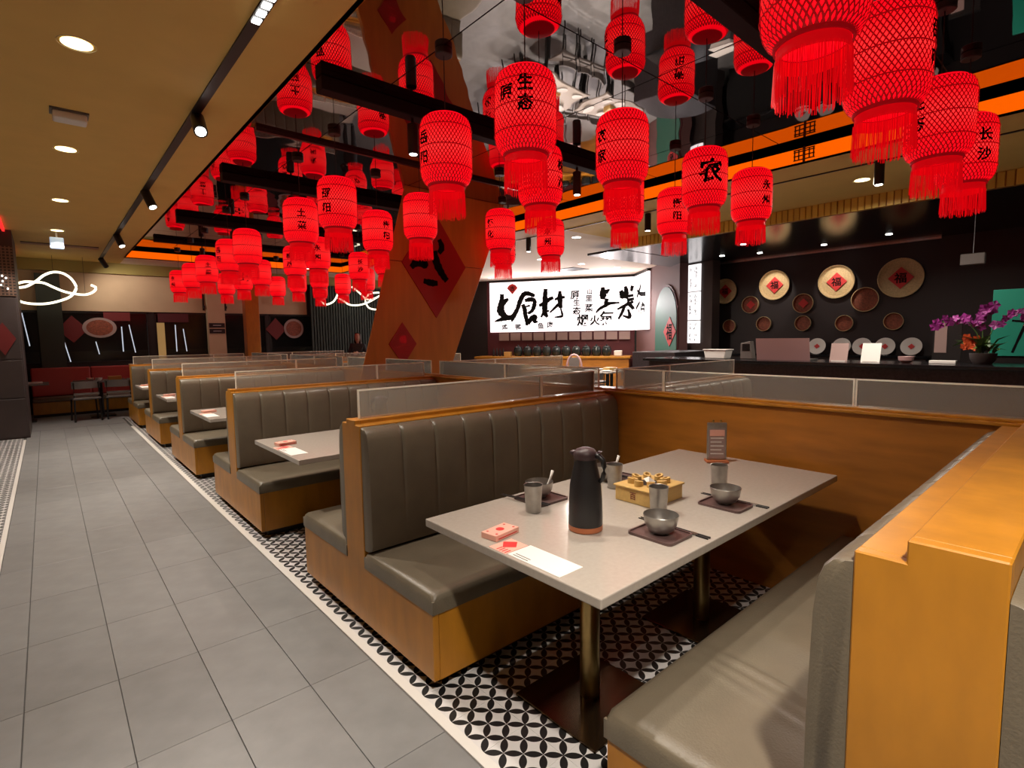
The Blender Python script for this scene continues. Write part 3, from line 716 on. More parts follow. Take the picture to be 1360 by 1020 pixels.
def chop(p, q, z, label):
    o = (p[0], p[1], z); P, Q = Vector((*p, z+.0035)), Vector((*q, z+.0035)); t = thing('chopstick', o, label, 'chopstick', 'black chopsticks'); k = P+(Q-P)*.74; k2 = P+(Q-P)*.84
    b = B(o); b.tube([P, k], [.002, .0034], 6); b.build('shaft', 'black', t)
    b = B(o); b.tube([k, k2], .0036, 6); b.build('silver_band', 'steel', t)
    b = B(o); b.tube([k2, Q], [.0036, .004], 6); b.build('grip', 'black', t)
def spoon(x, y, z, az, label):
    o = (x, y, z); t = thing('metal_spoon', o, label, 'spoon', 'spoons standing in bowls'); d = Vector((math.cos(az), math.sin(az), 0))
    b = B(o); P0 = Vector(o); b.tube([P0+d*.0+Vector((0, 0, .022)), P0+d*.03+Vector((0, 0, .05)), P0+d*.05+Vector((0, 0, .085)), P0+d*.062+Vector((0, 0, .118))], [.004, .004, .005, .0075], 8); b.build('handle', 'white', t, smooth='all')
    b = B(o); b.lathe([(.006, .014), (.016, .018), (.018, .025), (.014, .021), (0, .018)], 14, o, True, False); b.build('scoop', 'white', t, smooth=True)
TR = TZ+0.0052
sets = [((1.52, 1.70, 1.56, 1.74), (1.615, 1.665), (1.468, 1.549), ((1.50, 1.79), (1.545, 1.535)), 'beside the wall seat, left of the jug'),
        ((2.04, 2.22, 1.55, 1.73), (2.06, 1.64), (1.985, 1.533), ((2.12, 1.77), (2.15, 1.50)), 'behind the jug'),
        ((1.545, 1.70, 0.958, 1.14), (1.625, 1.047), (1.81, 1.178), ((1.715, 1.20), (1.708, 0.905)), 'nearest the camera'),
        ((2.035, 2.175, 0.955, 1.14), (2.115, 1.052), (2.32, 1.186), ((2.19, 1.20), (2.19, 0.905)), 'near the far wall end')]
for k, (tr, bw, cp, ch, wd) in enumerate(sets):
    tray(*tr, f'brown square tray under a bowl {wd}')
    bowl(bw[0], bw[1], TR, f'grey metal bowl on a tray {wd}')
    cup(cp[0], cp[1], f'tall grey metal cup beside the bowl {wd}')
    z = TZ if k > 1 else TR+.005
    if k <= 1: z = TZ+.0105
    d = Vector((ch[1][0]-ch[0][0], ch[1][1]-ch[0][1])); nx = Vector((-d.y, d.x)).normalized()*.007
    chop((ch[0][0]-nx.x, ch[0][1]-nx.y), (ch[1][0]-nx.x, ch[1][1]-nx.y), z, f'black chopstick with silver band, inner one {wd}')
    chop((ch[0][0]+nx.x, ch[0][1]+nx.y), (ch[1][0]+nx.x, ch[1][1]+nx.y), z, f'black chopstick with silver band, outer one {wd}')
    if k <= 1: spoon(bw[0]-.01, bw[1]-.02, TR, math.radians(-15), f'white spoon standing in the bowl {wd}')
# ---- wooden tissue box with carved flower top
o = (1.96, 1.325, TZ); t = thing('tissue_box', o, 'pale wooden tissue box with carved flower top', 'tissue box', None, math.radians(-1))
b = B(); b.box(-.115, .115, -.095, .095, 0, .062); b.build('box_body', 'blond_wood', t, bevel=.003)
b = B(); b.box(-.122, .122, -.102, .102, .062, .070); b.build('lid_board', 'blond_wood', t, bevel=.003)
b = B(); b.lathe([(.035, .0702), (.05, .0706)], 20, (0, 0, 0)); ring = b.build('opening', 'black', t)
for k in range(8):
    a = 2*PI*k/8; b = B(); c = Vector((.074*math.cos(a), .066*math.sin(a), .0700)); rad = Vector((math.cos(a), math.sin(a), 0)); tn = Vector((-math.sin(a), math.cos(a), 0))
    vs = []; n = 12
    for q, (sx, sy, zz) in enumerate(((.024, .018, 0), (.023, .017, .018), (.012, .009, .018), (.011, .008, .006))):
        for i in range(n): an = 2*PI*i/n; vs.append(c+rad*sx*math.cos(an)+tn*sy*math.sin(an)+Vector((0, 0, zz+.008*(math.cos(an)+1)*(1 if q else 0)*.5)))
    b.add(vs, [(j*n+i, j*n+(i+1) % n, (j+1)*n+(i+1) % n, (j+1)*n+i) for j in range(3) for i in range(n)]+[tuple(3*n+i for i in range(n))]); b.build('carved_petal', 'blond_wood', t, smooth=True)
b = B(); b.add([(-.03, -.02, .071), (.03, -.015, .071), (.02, .02, .071), (0, 0, .098), (-.02, .015, .09)], [(0, 1, 3), (1, 2, 3), (2, 4, 3), (4, 0, 3)]); b.build('tissue', 'paper', t)
b = B(); put_text(b, '百', .035, (-.025, -.0962, .033), (1, 0, 0), (0, 0, 1)); put_text(b, '口', .02, (-.11, -.0962, .033), (1, 0, 0), (0, 0, 1)) if False else None; b.build('stamped_mark', 'tray_fill', t)
b = B(); put_text(b, '百', .035, (-.1162, 0, .033), (0, -1, 0), (0, 0, 1)); b.build('stamped_mark', 'tray_fill', t)
# ---- menu stand
o = (2.80, 1.45, TZ); t = thing('menu_stand', o, 'small upright menu card in dark frame at the wall end', 'menu stand', None, math.radians(-48))
b = B(); b.box(-.06, .06, -.035, .035, 0, .014); b.build('wood_base', 'orange_base', t, bevel=.003)
b = B(); b.box(-.053, .053, -.008, .008, .014, .225); b.build('frame', 'pewter', t, bevel=.004)
b = B(); b.box(-.044, .044, -.0095, -.0082, .022, .19); card = b.build('card', 'pale_card', t)
b = B(); b.box(-.040, .040, -.0102, -.0097, .150, .185); b.build('print_block', 'paper_pink', card)
for k in range(5):
    b = B(); b.box(-.036, .036-.012*(k % 2), -.0102, -.0097, .135-.022*k, .141-.022*k); b.build('print_line', 'white', card)
for sx in (-.02, .02):
    b = B(); b.lathe([(.004, .225), (.006, .232), (.004, .24), (0, .241)], 10, (sx, 0, 0), True, False); b.build('peg', 'brass', t, smooth=True)
# ---- card box, leaflet, order sheet on each table
def papers(x0, ty, lead, full=True):
    wd = lead
    o = (x0+.2, ty, TZ)
    t = thing('playing_card_box', (1.20, ty+.108, TZ), f'small pink printed packet at the aisle end of the {wd} table', 'packet', 'pink packets on the tables', math.radians(8))
    b = B(); b.box(-.062, .062, -.038, .036, 0, .022); b.build('packet_body', 'paper_pink', t, bevel=.002)
    if full:
        b = B(); b.lathe([(.016, .0222), (.016, .0226)], 14, (0, 0, 0)); b.build('red_spot', 'paper_red', t)
        for p in ((-.045, .02), (.045, .02), (-.045, -.025), (.048, -.024)):
            b = B(); b.lathe([(.005, .0222), (.005, .0226)], 8, (p[0], p[1], 0)); b.build('red_dot', 'ink_red', t)
        b = B(); b.box(-.05, .05, -.0386, -.0381, .006, .010); b.build('print_line', 'paper_red', t)
    t = thing('leaflet', (1.152, ty+.005, TZ), f'red and pink printed leaflet at the aisle end of the {wd} table', 'leaflet', 'printed leaflets on the tables')
    b = B(); b.box(-.052, .052, -.043, .045, 0, .0015); b.build('sheet', 'paper_pink', t)
    if full:
        b = B(); b.prism([(0, -.028), (.034, .004), (0, .04), (-.034, .004)], (0, 0, .0004), (.012, .002, .0016), (1, 0, 0), (0, 1, 0)); b.build('red_print', 'paper_red', t)
        for k in range(4):
            b = B(); b.box(-.046, -.02, -.036+.014*k, -.030+.014*k, .0016, .0019); b.build('print_line', 'paper_red', t)
    t = thing('order_sheet', (1.16, ty-.159, TZ), f'blank white order sheet at the aisle end of the {wd} table', 'paper', 'white sheets on the tables')
    b = B(); b.box(-.053, .053, -.12, .118, 0, .0012); b.build('sheet', 'paper', t)
    if full:
        for k in range(2):
            b = B(); b.box(-.045+.012*k, -.041+.012*k, .03, .10, .0013, .0016); b.build('print_line', 'grey_wood', t)
for k, wd in enumerate(('nearest', 'second', 'third', 'fourth', 'fifth')): papers(1.1, TY[k], wd, k < 2)
for k, (x, y) in enumerate(((2.02, 3.60), (2.12, 3.42))): cup(x, y, ('grey metal cup beside the jug on the second table', 'grey metal cup farther along the second table')[k])
tray(2.0, 2.18, 3.3, 3.4, 'brown tray on the second table behind the jug')

# ================================================================== LEFT DARK SCREEN BLOCK
t = B((-0.9, 11.2, 0)); t.box(-3.4, -0.275, 11.2, 12.6, 0, 3.2); wl = struct(t.build('wall_left_screen', 'dark_wall'), 'dark panelled block at the left edge of the aisle')
for k, (z0, z1) in enumerate(((0.02, 0.62), (0.64, 1.22), (1.24, 2.18))):
    for i in range(3):
        b = B((-0.9, 11.2, 0)); b.box(-1.02*(i+1)-0.24, -1.02*i-0.29, 11.185, 11.2, z0, z1); b.build('dark_panel', 'dark_wall', wl, bevel=.003, seg=1)
b = B((-0.9, 11.2, 0)); b.box(-3.3, -0.28, 11.18, 11.2, 2.2, 2.95); b.build('mesh_panel', 'mesh_grid', wl)
t = B((-0.36, 10.9, G-.03)); t.box(-0.375, -0.345, 10.0, 14.2, G-.03, G-.002); tag(t.build('red_light_strip', 'red_led'), 'glowing red light strip along the ceiling above the dark screen', 'light strip')
t = thing('fairy_light_string', (-0.4, 11.17, 2.5), 'string of tiny white bulbs on the dark mesh screen', 'fairy lights')
pts = [(-.62, 2.66), (-.55, 2.58), (-.48, 2.55), (-.42, 2.50), (-.38, 2.47), (-.42, 2.42), (-.50, 2.44), (-.60, 2.42), (-.44, 2.36), (-.37, 2.31)]
b = B((-0.4, 11.17, 2.5)); b.tube([(p[0], 11.172, p[1]) for p in pts], .003, 5); b.build('wire', 'black', t)
for p in pts:
    b = B((-0.4, 11.17, 2.5)); b.lathe([(0.004, -.010), (.010, 0), (.004, .010)], 8, (p[0], 11.165, p[1])); b.build('bulb', 'lamp_white', t)
t = B((-.5, 11.17, 1.7)); t.prism([(-.62, 1.55), (-.47, 1.30), (-.33, 1.55), (-.47, 1.80)], (0, -.008, 0), (0, 11.18, 0)); tag(t.build('diamond_sign', 'sticker_red'), 'dim red paper diamond on the dark screen', 'sign')

# ================================================================== FAR WALL WITH WINDOWS
FY = 14.75
b = B((0, FY, 0)); b.box(-3.5, 10.6, FY, FY+.15, 2.16, 3.6); b.box(-3.5, 10.6, FY, FY+.15, 0, 1.03)
for x0, x1 in ((-0.06, -0.05), (1.83, 1.93), (4.4, 4.46), (7.4, 7.5), (9.0, 9.1)): b.box(x0, x1, FY, FY+.15, 1.03, 2.16)
struct(b.build('wall_far', 'black'), 'far window wall')
b = B((0, FY, 0)); b.box(-3.5, 5.45, FY-.04, FY, 2.16, 2.97); struct(b.build('trim_6', 'cream'), 'cream painted band above the far windows')
b = B((0, FY, 0)); b.box(-3.5, 10.6, FY-.2, FY, 2.97, 3.2); struct(b.build('trim_7', 'olive'), 'olive soffit above the cream band')
b = B((0, FY, 0)); b.box(3.0, 3.38, FY-.18, FY, 0, 2.97); colm = struct(b.build('wall_column', 'cream'), 'cream column between the far windows')
b = B((0, FY, 0)); b.box(-0.08, 0.31, FY-.25, FY-.05, 0.9, 2.9); struct(b.build('wall_column_dark', 'dark_green'), 'dark green column between the far windows')
for k, z in enumerate((1.80, 1.66)):
    b = B((3.19, FY-.19, z)); b.box(3.02, 3.36, FY-.2, FY-.18, z, z+.11); o = tag(b.build('black_plaque', 'black'), ('upper', 'lower')[k]+' black plaque on the cream column', 'plaque')
    b = B((3.19, FY-.19, z)); b.box(3.10, 3.28, FY-.2025, FY-.2005, z+.05, z+.062); b.build('text_line', 'white', o)
for k, x in enumerate((2.95, 3.43)):
    o_ = (x, FY-.04, 2.25); t = thing('coat_hook', o_, ('left', 'right')[k]+' black coat hook beside the cream column', 'hook', 'coat hooks by the cream column')
    b = B(o_); b.box(x-.02, x+.02, FY-.06, FY-.04, 2.22, 2.62); b.build('back_plate', 'black', t)
    b = B(o_); b.tube([(x, FY-.06, 2.34), (x, FY-.12, 2.28), (x, FY-.16, 2.27), (x, FY-.17, 2.33)], .012, 6); b.build('hook_arm', 'black', t)
panes = ((-3.5, -0.06), (-0.05, 1.83), (1.93, 4.4), (4.46, 7.4), (7.5, 9.0), (9.1, 10.6))
for k, (x0, x1) in enumerate(panes):
    b = B((x0, FY+.06, 1.03)); b.box(x0, x1, FY+.06, FY+.07, 1.03, 2.16); o = struct(b.build(f'window_{k+1}', 'window_glass'), f'dark night window pane {ORD[k]} from the left')
    b = B((x0, FY+.06, 1.03))
    for q in (x0, x1-.04): b.box(q, q+.04, FY-.01, FY+.10, 1.03, 2.16)
    for z in (1.03, 2.12): b.box(x0, x1, FY-.01, FY+.10, z, z+.04)
    b.build('window_frame', 'black_metal', o)
b = B((0, 17.9, 0)); b.box(-6, 14, 17.4, 17.7, 0, 1.25); struct(b.build('outside_parapet', 'asphalt'), 'low grey wall outside the windows')
b = B((0, 20, 0)); b.box(-10, 16, 22, 22.2, 0, 6); struct(b.build('outside_wall', 'black'), 'dark building face outside')
# window stickers
def disc_sticker(x, z, rx, rz, label):
    o_ = (x, FY-.03, z); t = thing('food_photo_sticker', o_, label, 'sticker', 'food photo stickers on the windows')
    el = lambda k: [(x+rx*k*math.cos(2*PI*i/24), z+rz*k*math.sin(2*PI*i/24)) for i in range(24)]
    b = B(o_); b.prism(el(1), (0, -.004, 0), (0, FY-.034, 0)); b.build('plate_print', 'pale_card', t)
    b = B(o_); b.prism(el(.78), (0, -.003, 0), (0, FY-.0385, 0)); b.build('food_print', 'tray_fill', t)
disc_sticker(0.92, 1.80, .30, .22, 'round food photo sticker beside a red diamond on the left window')
disc_sticker(5.08, 1.78, .26, .26, 'round food photo sticker on the window behind the wooden post')
for x, lab_ in ((0.46, 'red diamond sticker on the left far window'), (4.62, 'dim red diamond sticker on the window left of the post')):
    b = B((x, FY-.03, 1.5)); b.prism([(x-.26, 1.76), (x, 1.48), (x+.26, 1.76), (x, 2.06)], (0, -.006, 0), (0, FY-.02, 0)); tag(b.build('diamond_sticker', 'sticker_red'), lab_, 'sticker')
b = B((1.25, FY, 2.0)); b.box(1.0, 1.48, FY-.03, FY-.022, 1.95, 2.14); tag(b.build('window_banner', 'sticker_red'), 'dark red banner at the top of the left window', 'banner')
b = B((2.1, FY, 2.0)); b.box(2.0, 2.62, FY-.03, FY-.022, 1.93, 2.13); tag(b.build('window_banner', 'maroon'), 'dark red banner at the top of the second window', 'banner')
# glowing rods outside that imitate reflections in the window glass
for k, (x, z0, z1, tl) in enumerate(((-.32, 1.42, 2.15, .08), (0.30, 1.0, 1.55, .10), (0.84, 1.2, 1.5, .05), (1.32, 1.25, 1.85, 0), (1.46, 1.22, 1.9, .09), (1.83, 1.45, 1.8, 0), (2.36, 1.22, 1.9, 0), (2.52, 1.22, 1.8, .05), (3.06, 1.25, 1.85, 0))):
    o_ = (x*1.07, 15.9, 2.3); t = bpy.data.objects.new('reflection_streak', None); COL.objects.link(t); t.location = o_; b = B(o_); b.tube([(x*1.07+tl, 15.9, z0), (x*1.07, 15.9, z1)], .011, 6); b.build('streak_rod', 'reflection_white', t); b = B(o_); b.tube([(x*1.07, 15.9, z1), (x*1.07, 15.9, 2.3)], .003, 4); b.build('hanger_wire', 'black', t); tag(t, f'thin glowing rod imitating a cold window reflection, {ORD[k]} from left', 'reflection streak', 'rods imitating reflections in the windows')
b = B((2.2, 15.9, -.08)); b2 = B((0, 15.9, 2.3)); b2.box(-6, 14, 15.5, 16.3, 2.3, 2.45); struct(b2.build('outside_eave', 'black'), 'dark eave carrying the reflection streaks outside'); b.box(2.13, 2.29, 15.88, 15.92, -.08, 1.95); tag(b.build('amber_reflection', 'reflection_amber'), 'dim amber strip imitating a reflection in the second window', 'panel')  # amber strip imitates a reflection in the glass; eave carries the rods
# dark slatted screen
t = thing('slatted_screen', (5.5, FY-.2, 0), 'dark green slatted screen in front of the far windows', 'screen')
for k in range(26):
    x = 5.5+k*.078; b = B((5.5, FY-.2, 0)); b.box(x, x+.05, FY-.22, FY-.17, .95, 2.95); b.build('slat', 'dark_green', t)
# neon rope lights
def neon(paths, label, hang):
    o_ = (paths[0][0][0], 13.9, 2.6); t = thing('rope_light', o_, label, 'rope light', 'looped rope lights')
    for P in paths:
        Q = []
        V = [Vector((p[0], 13.9, p[1])) for p in P]
        for i in range(len(V)-1):
            a, c1, c2, d = V[max(i-1, 0)], V[i], V[i+1], V[min(i+2, len(V)-1)]
            for k in range(4):
                s_ = k/4; Q.append(.5*((2*c1)+(c2-a)*s_+(2*a-5*c1+4*c2-d)*s_*s_+(3*c1-a-3*c2+d)*s_**3))
        Q.append(V[-1]); b = B(o_); b.tube(Q, .022, 8); b.build('glowing_tube', 'neon', t, smooth='all')
    for x, z in hang:
        b = B(o_); b.tube([(x, 13.9, z), (x, 13.9, G)], .003, 4); b.build('hanger_wire', 'black', t)
neon([[(-0.33,2.54),(-0.20,2.57),(-0.05,2.68),(0.07,2.80),(0.21,2.87),(0.35,2.86),(0.47,2.77),(0.54,2.63),(0.53,2.53),(0.44,2.40),(0.27,2.31),(0.07,2.25),(-0.12,2.24),(-0.25,2.26),(-0.34,2.30)],
      [(-0.32,2.62),(-0.21,2.66),(-0.07,2.66),(0.06,2.65),(0.19,2.58),(0.35,2.50),(0.51,2.46),(0.68,2.45),(0.81,2.51),(0.86,2.60),(0.78,2.65)]], 'looped white rope light hanging before the cream band at left', [(0.21, 2.87), (0.68, 2.45)])
neon([[(5.52,2.55),(5.58,2.44),(5.69,2.40),(5.87,2.48),(5.97,2.62),(6.00,2.70)], [(6.00,2.58),(6.16,2.51),(6.30,2.42),(6.48,2.40),(6.69,2.43),(6.91,2.51),(7.20,2.67)],
      [(6.41,2.90),(6.61,2.76),(6.82,2.59),(7.01,2.59),(7.20,2.67),(7.37,2.79)], [(7.22,2.78),(6.95,2.74),(6.80,2.59),(6.82,2.45),(6.90,2.34),(7.08,2.30),(7.32,2.32)]], 'looped white rope light hanging left of the slanted pillar', [(6.0, 2.7), (6.41, 2.9)])
# red banquette
t = thing('red_banquette', (0.6, 14.3, 0), 'long red backed banquette under the far windows', 'bench')
o_ = (0.6, 14.3, 0)
b = B(o_); b.box(-0.27, 2.6, 14.02, 14.5, .06, .30); b.build('base_panel', 'wood', t)
b = B(o_); b.box(-0.27, 2.6, 14.08, 14.5, 0, .06); b.build('plinth', 'black', t)
b = B(o_); b.box(-0.27, 2.6, 13.98, 14.46, .30, .38); b.build('seat_cushion', 'vinyl', t, bevel=.02)
for k in range(3):
    b = B(o_); b.box(-0.27+.957*k, -0.27+.957*(k+1)-.004, 14.40, 14.52, .39, .97); b.build('back_cushion', 'vinyl_red', t, bevel=.025)
b = B(o_); b.box(-0.27, 2.6, 14.52, 14.72, 0, .94); b.build('back_frame', 'maroon', t)
# far cafe tables and chairs
def cafe_table(x, y, label):
    t = thing('cafe_table', (0, 0, 0), label, 'table', 'small far tables')
    b = B(); b.box(-.42, .42, -.36, .36, .69, .72); b.build('table_top', 'grey_wood', t, bevel=.006)
    b = B(); b.lathe([(.03, .02), (.03, .69)], 14); b.build('pedestal', 'black_metal', t, smooth=True)
    b = B(); b.box(-.2, .2, -.2, .2, 0, .02); b.build('foot_plate', 'black_metal', t)
    t.location = (x, y, 0)
cafe_table(0.78, 13.45, 'grey wooden cafe table before the red banquette'); cafe_table(1.66, 13.45, 'second grey cafe table before the red banquette, partly hidden')
b = B((-.15, 13.6, 0)); 
cafe_table(-0.42, 13.5, 'cafe table half hidden behind the dark screen')
def chair0():
    t = bpy.data.objects.new('dining_chair', None); COL.objects.link(t)
    b = B(); b.box(-.21, .21, -.21, .20, .41, .455); b.build('seat', 'grey_wood', t, bevel=.015)
    for sx in (-1, 1):
        b = B(); b.tube([(sx*.185, .18, .41), (sx*.20, .20, 0)], .014, 8); b.build('leg', 'black_metal', t)
        b = B(); b.tube([(sx*.185, -.19, .74), (sx*.185, -.18, .41), (sx*.20, -.21, 0)], .015, 8); b.build('leg', 'black_metal', t)
    b = B(); n = 10; P = [(.225*math.sin(a), -.10-.115*math.cos(a)) for a in [(-1.25+2.5*k/n) for k in range(n+1)]]
    vs = []
    for p in P: vs += [(p[0], p[1], .62), (p[0], p[1], .755), (p[0]*.93, p[1]+.018, .755), (p[0]*.93, p[1]+.018, .62)]
    fs = [(4*k+i, 4*k+(i+1) % 4, 4*k+4+(i+1) % 4, 4*k+4+i) for k in range(n) for i in range(4)]+[(0, 1, 2, 3), (4*n+3, 4*n+2, 4*n+1, 4*n)]
    b.add(vs, fs); b.build('backrest', 'grey_wood', t)
    b = B(); b.box(-.19, .19, -.205, -.185, .50, .54); b.build('back_rail', 'grey_wood', t)
    return t
ch = chair0()
for k, (x, y, rz, lb) in enumerate(((0.50, 12.88, 0.1, 'grey wooden chair at the first far cafe table'), (1.02, 12.92, -.05, 'second grey wooden chair at the far cafe tables'), (1.53, 12.95, 0.0, 'third grey wooden chair, beside the last booth'), (1.9, 12.92, 0, 'fourth grey wooden chair, hidden behind the last booth'))):
    if k == 3: break
    o = ch if k == 0 else copy_tree(ch); o.location = (x, y, 0); o.rotation_euler = (0, 0, rz); tag(o, lb, 'chair', 'grey chairs at the far cafe tables')
for k, (x, y, kind) in enumerate(((0.62, 13.4, 'b'), (0.75, 13.32, 'b'), (1.02, 13.5, 'x'), (1.35, 13.35, 'b'), (1.5, 13.42, 'b'), (-.2, 13.4, 'x'))):
    if kind == 'b':
        b = B((x, y, .72)); b.lathe([(.03, 0), (.055, .03), (.06, .06), (.052, .058), (.03, .01)], 16, (x, y, .7205)); tag(b.build('white_bowl', 'white', smooth=True), f'small white bowl on the far cafe tables, {ORD[k if k < 2 else k-1]} from left', 'bowl', 'white bowls on the far tables')
    else:
        b = B((x, y, .72)); b.box(x-.11, x+.11, y-.08, y+.08, .7205, .79 if x > 0 else .75); tag(b.build('tissue_box' if x > 0 else 'paper_stack', 'blond_wood' if x > 0 else 'paper', bevel=.004), 'pale wooden box on the far cafe table' if x > 0 else 'white papers on the table behind the dark screen', 'box' if x > 0 else 'paper')
o_ = (1.72, 13.3, .7205); b = B(o_); b.lathe([(.06, 0), (.06, .16), (.045, .24), (.03, .28)], 16, o_); tag(b.build('black_flask', 'thermos', smooth=True), 'black flask on the far table beside the last booth', 'flask')
for k, x in enumerate((1.45, 1.72, 1.95, 2.4)):
    o_ = (x, 14.62, .9405); b = B(o_); b.lathe([(.035, 0), (.075, .035), (.08, .05), (.03, .01)], 16, o_); tag(b.build('white_dish', 'white', smooth=True), f'white dish on the banquette ledge, {ORD[k]} from left', 'dish', 'white dishes on the ledge')

# ================================================================== SIGN WALL
P0, P1, P2 = Vector((10.39, 12.82, 0)), Vector((12.70, 9.12, 0)), Vector((11.87, 8.10, 0))
D = (P1-P0).normalized(); Nn = Vector((D.y, -D.x, 0)); LS = (P1-P0).length
D2 = (P2-P1).normalized(); N2 = Vector((D2.y, -D2.x, 0)); L2 = (P2-P1).length
UP = Vector((0, 0, 1))
def wallbox(b, A, d, n, u0_, u1_, z0, z1, t0, t1):
    b.prism([(u0_, z0), (u1_, z0), (u1_, z1), (u0_, z1)], n*(t1-t0), A+n*t0, d, UP)
b = B(P0); wallbox(b, P0, D, Nn, -.12, LS, 0, 3.3, -.25, -.08); struct(b.build('wall_sign', 'maroon'), 'maroon wall behind the illuminated sign')
b = B(P0); wallbox(b, P0, D, Nn, -2.6, -.125, 0, 3.3, -.25, -.08); struct(b.build('wall_sign_end', 'black'), 'black wall left of the illuminated sign')
b = B(P1); wallbox(b, P1, D2, N2, 0, 3.46, 0, 3.3, -.25, -.06); struct(b.build('wall_arch', 'mauve'), 'mauve brown wall with green arched niche')
t = thing('illuminated_sign', P0, 'long white backlit sign with black brush calligraphy', 'sign')
b = B(P0); wallbox(b, P0, D, Nn, 0, LS, 1.62, 3.13, -.07, 0.0); b.build('light_panel', 'sign_white', t)
b = B(P0); wallbox(b, P1, D2, N2, 0.03, L2, 1.62, 3.13, -.05, 0.0); b.build('light_panel', 'sign_white', t)
b = B(P0); wallbox(b, P0, D, Nn, -.02, LS+.02, 3.13, 3.19, -.07, .03); wallbox(b, P1, D2, N2, 0, L2, 3.13, 3.19, -.05, .03); b.build('top_frame', 'black', t)
E_ = 0.004
S12 = [[(0.40,2.78,0.054),(0.39,2.62,0.059),(0.36,2.43,0.089),(0.35,2.27,0.103),(0.45,2.13,0.081),(0.56,2.05,0.067)],
[(0.60,2.63,0.032),(0.49,2.56,0.062),(0.39,2.49,0.094)], [(0.15,1.95,0.014),(0.31,2.00,0.043),(0.54,2.05,0.062),(0.72,2.07,0.067)],
[(0.70,1.93,0.013),(0.74,2.07,0.062),(0.88,2.31,0.053),(0.97,2.55,0.061),(1.08,2.74,0.061),(1.22,2.77,0.056),(1.43,2.69,0.042)],
[(1.05,2.45,0.048),(1.11,2.31,0.056),(1.13,2.14,0.056),(1.18,1.93,0.051),(1.17,1.81,0.035)],
[(1.12,2.56,0.040),(1.30,2.59,0.058),(1.42,2.55,0.048),(1.41,2.40,0.056),(1.34,2.25,0.045),(1.21,2.17,0.032)],
[(1.16,2.38,0.019),(1.28,2.41,0.027)], [(1.52,1.92,0.019),(1.41,1.93,0.048),(1.44,2.07,0.058),(1.32,2.02,0.061),(1.21,1.86,0.048)],
[(1.77,2.89,0.047),(1.75,2.68,0.060),(1.74,2.39,0.071),(1.74,2.18,0.063),(1.82,2.05,0.034)],
[(1.56,2.40,0.034),(1.71,2.45,0.053),(1.87,2.57,0.047),(2.00,2.62,0.039)], [(1.62,2.05,0.024),(1.71,2.18,0.034),(1.87,2.24,0.021)],
[(2.20,2.81,0.034),(2.20,2.59,0.062),(2.22,2.30,0.044)], [(2.04,2.56,0.023),(2.20,2.61,0.044),(2.35,2.62,0.026)],
[(2.20,2.46,0.044),(2.06,2.33,0.034),(1.89,2.18,0.018)], [(2.22,2.30,0.018),(2.27,2.09,0.029),(2.19,2.05,0.029),(2.03,2.04,0.013)],
[(3.46,2.87,0.038),(3.47,2.67,0.084),(3.45,2.52,0.046)], [(3.66,2.80,0.015),(3.54,2.72,0.066)],
[(3.58,2.54,0.046),(3.56,2.38,0.048),(3.68,2.40,0.036),(3.94,2.41,0.018)], [(3.27,2.14,0.018),(3.37,2.25,0.033),(3.58,2.36,0.043)],
[(3.97,2.75,0.043),(4.02,2.63,0.070),(3.98,2.53,0.033)], [(4.10,2.87,0.033),(4.13,2.72,0.055),(4.10,2.52,0.065)],
[(4.30,2.88,0.042),(4.27,2.72,0.030)], [(4.03,2.56,0.033),(4.33,2.61,0.032)], [(4.15,2.47,0.043),(4.35,2.51,0.030)],
[(3.88,2.22,0.020),(4.08,2.32,0.035),(4.33,2.43,0.030)], [(4.09,2.32,0.035),(4.01,2.12,0.035),(3.91,1.94,0.023)],
[(4.15,2.42,0.045),(4.29,2.28,0.043),(4.33,2.21,0.034)], [(4.18,2.22,0.023),(4.23,1.99,0.043),(4.03,2.04,0.015)]]
for a_, e_ in ((0, 3), (3, 8), (8, 15), (15, 19), (19, 28)):
    b = B(P0)
    for q, s_ in enumerate(S12[a_:e_]): brush(b, s_, P0+Nn*(E_+.0004*q), D, UP, 5, 1.22)
    b.build('brush_character', 'ink', t)['kind'] = 'stuff'
for ch_, u_, v_, sz in (('鸡', .47, 1.77, .2), ('鸭', .90, 1.77, .2), ('鱼', 1.61, 1.80, .2), ('肉', 1.89, 1.82, .2), ('原', 2.65, 2.67, .28), ('生', 2.70, 2.46, .2), ('态', 2.70, 2.22, .24), ('山', 3.08, 2.76, .17), ('里', 3.06, 2.57, .2), ('菜', 3.06, 2.29, .24), ('烟', 2.88, 1.93, .36), ('火', 3.23, 1.92, .30), ('氣', 3.58, 1.98, .42)):
    b = B(P0); put_text(b, ch_, sz, P0+Nn*E_+D*u_+UP*v_, D, UP, 0.028); b.build('character', 'ink', t)
b = B(P0)
for s_ in ([(0.63,2.84,0.024),(0.52,2.72,0.029),(0.24,2.52,0.02)], [(0.28,2.73,0.02),(0.59,2.60,0.03),(1.10,2.56,0.03)], [(0.56,2.38,0.02),(0.29,2.27,0.025),(0.16,2.20,0.018)], [(0.51,2.28,0.02),(0.48,2.09,0.018)], [(0.69,2.27,0.02),(0.65,2.08,0.02)], [(0.73,2.27,0.02),(0.98,2.27,0.022),(0.95,2.07,0.02)], [(0.69,2.18,0.016),(0.94,2.17,0.016)], [(0.86,2.36,0.02),(0.73,2.27,0.018)]):
    brush(b, s_, P1+N2*E_, D2, UP, 5, 1.9)
b.build('brush_character', 'ink', t)['kind'] = 'stuff'
b = B(P0); b.prism([(.73-.17, 2.95), (.73, 2.76), (.73+.17, 2.95), (.73+.1, 3.04), (.73, 3.08), (.73-.1, 3.04)], Nn*.004, P0+Nn*.001, D, UP); em = b.build('red_emblem', 'paper_red', t)
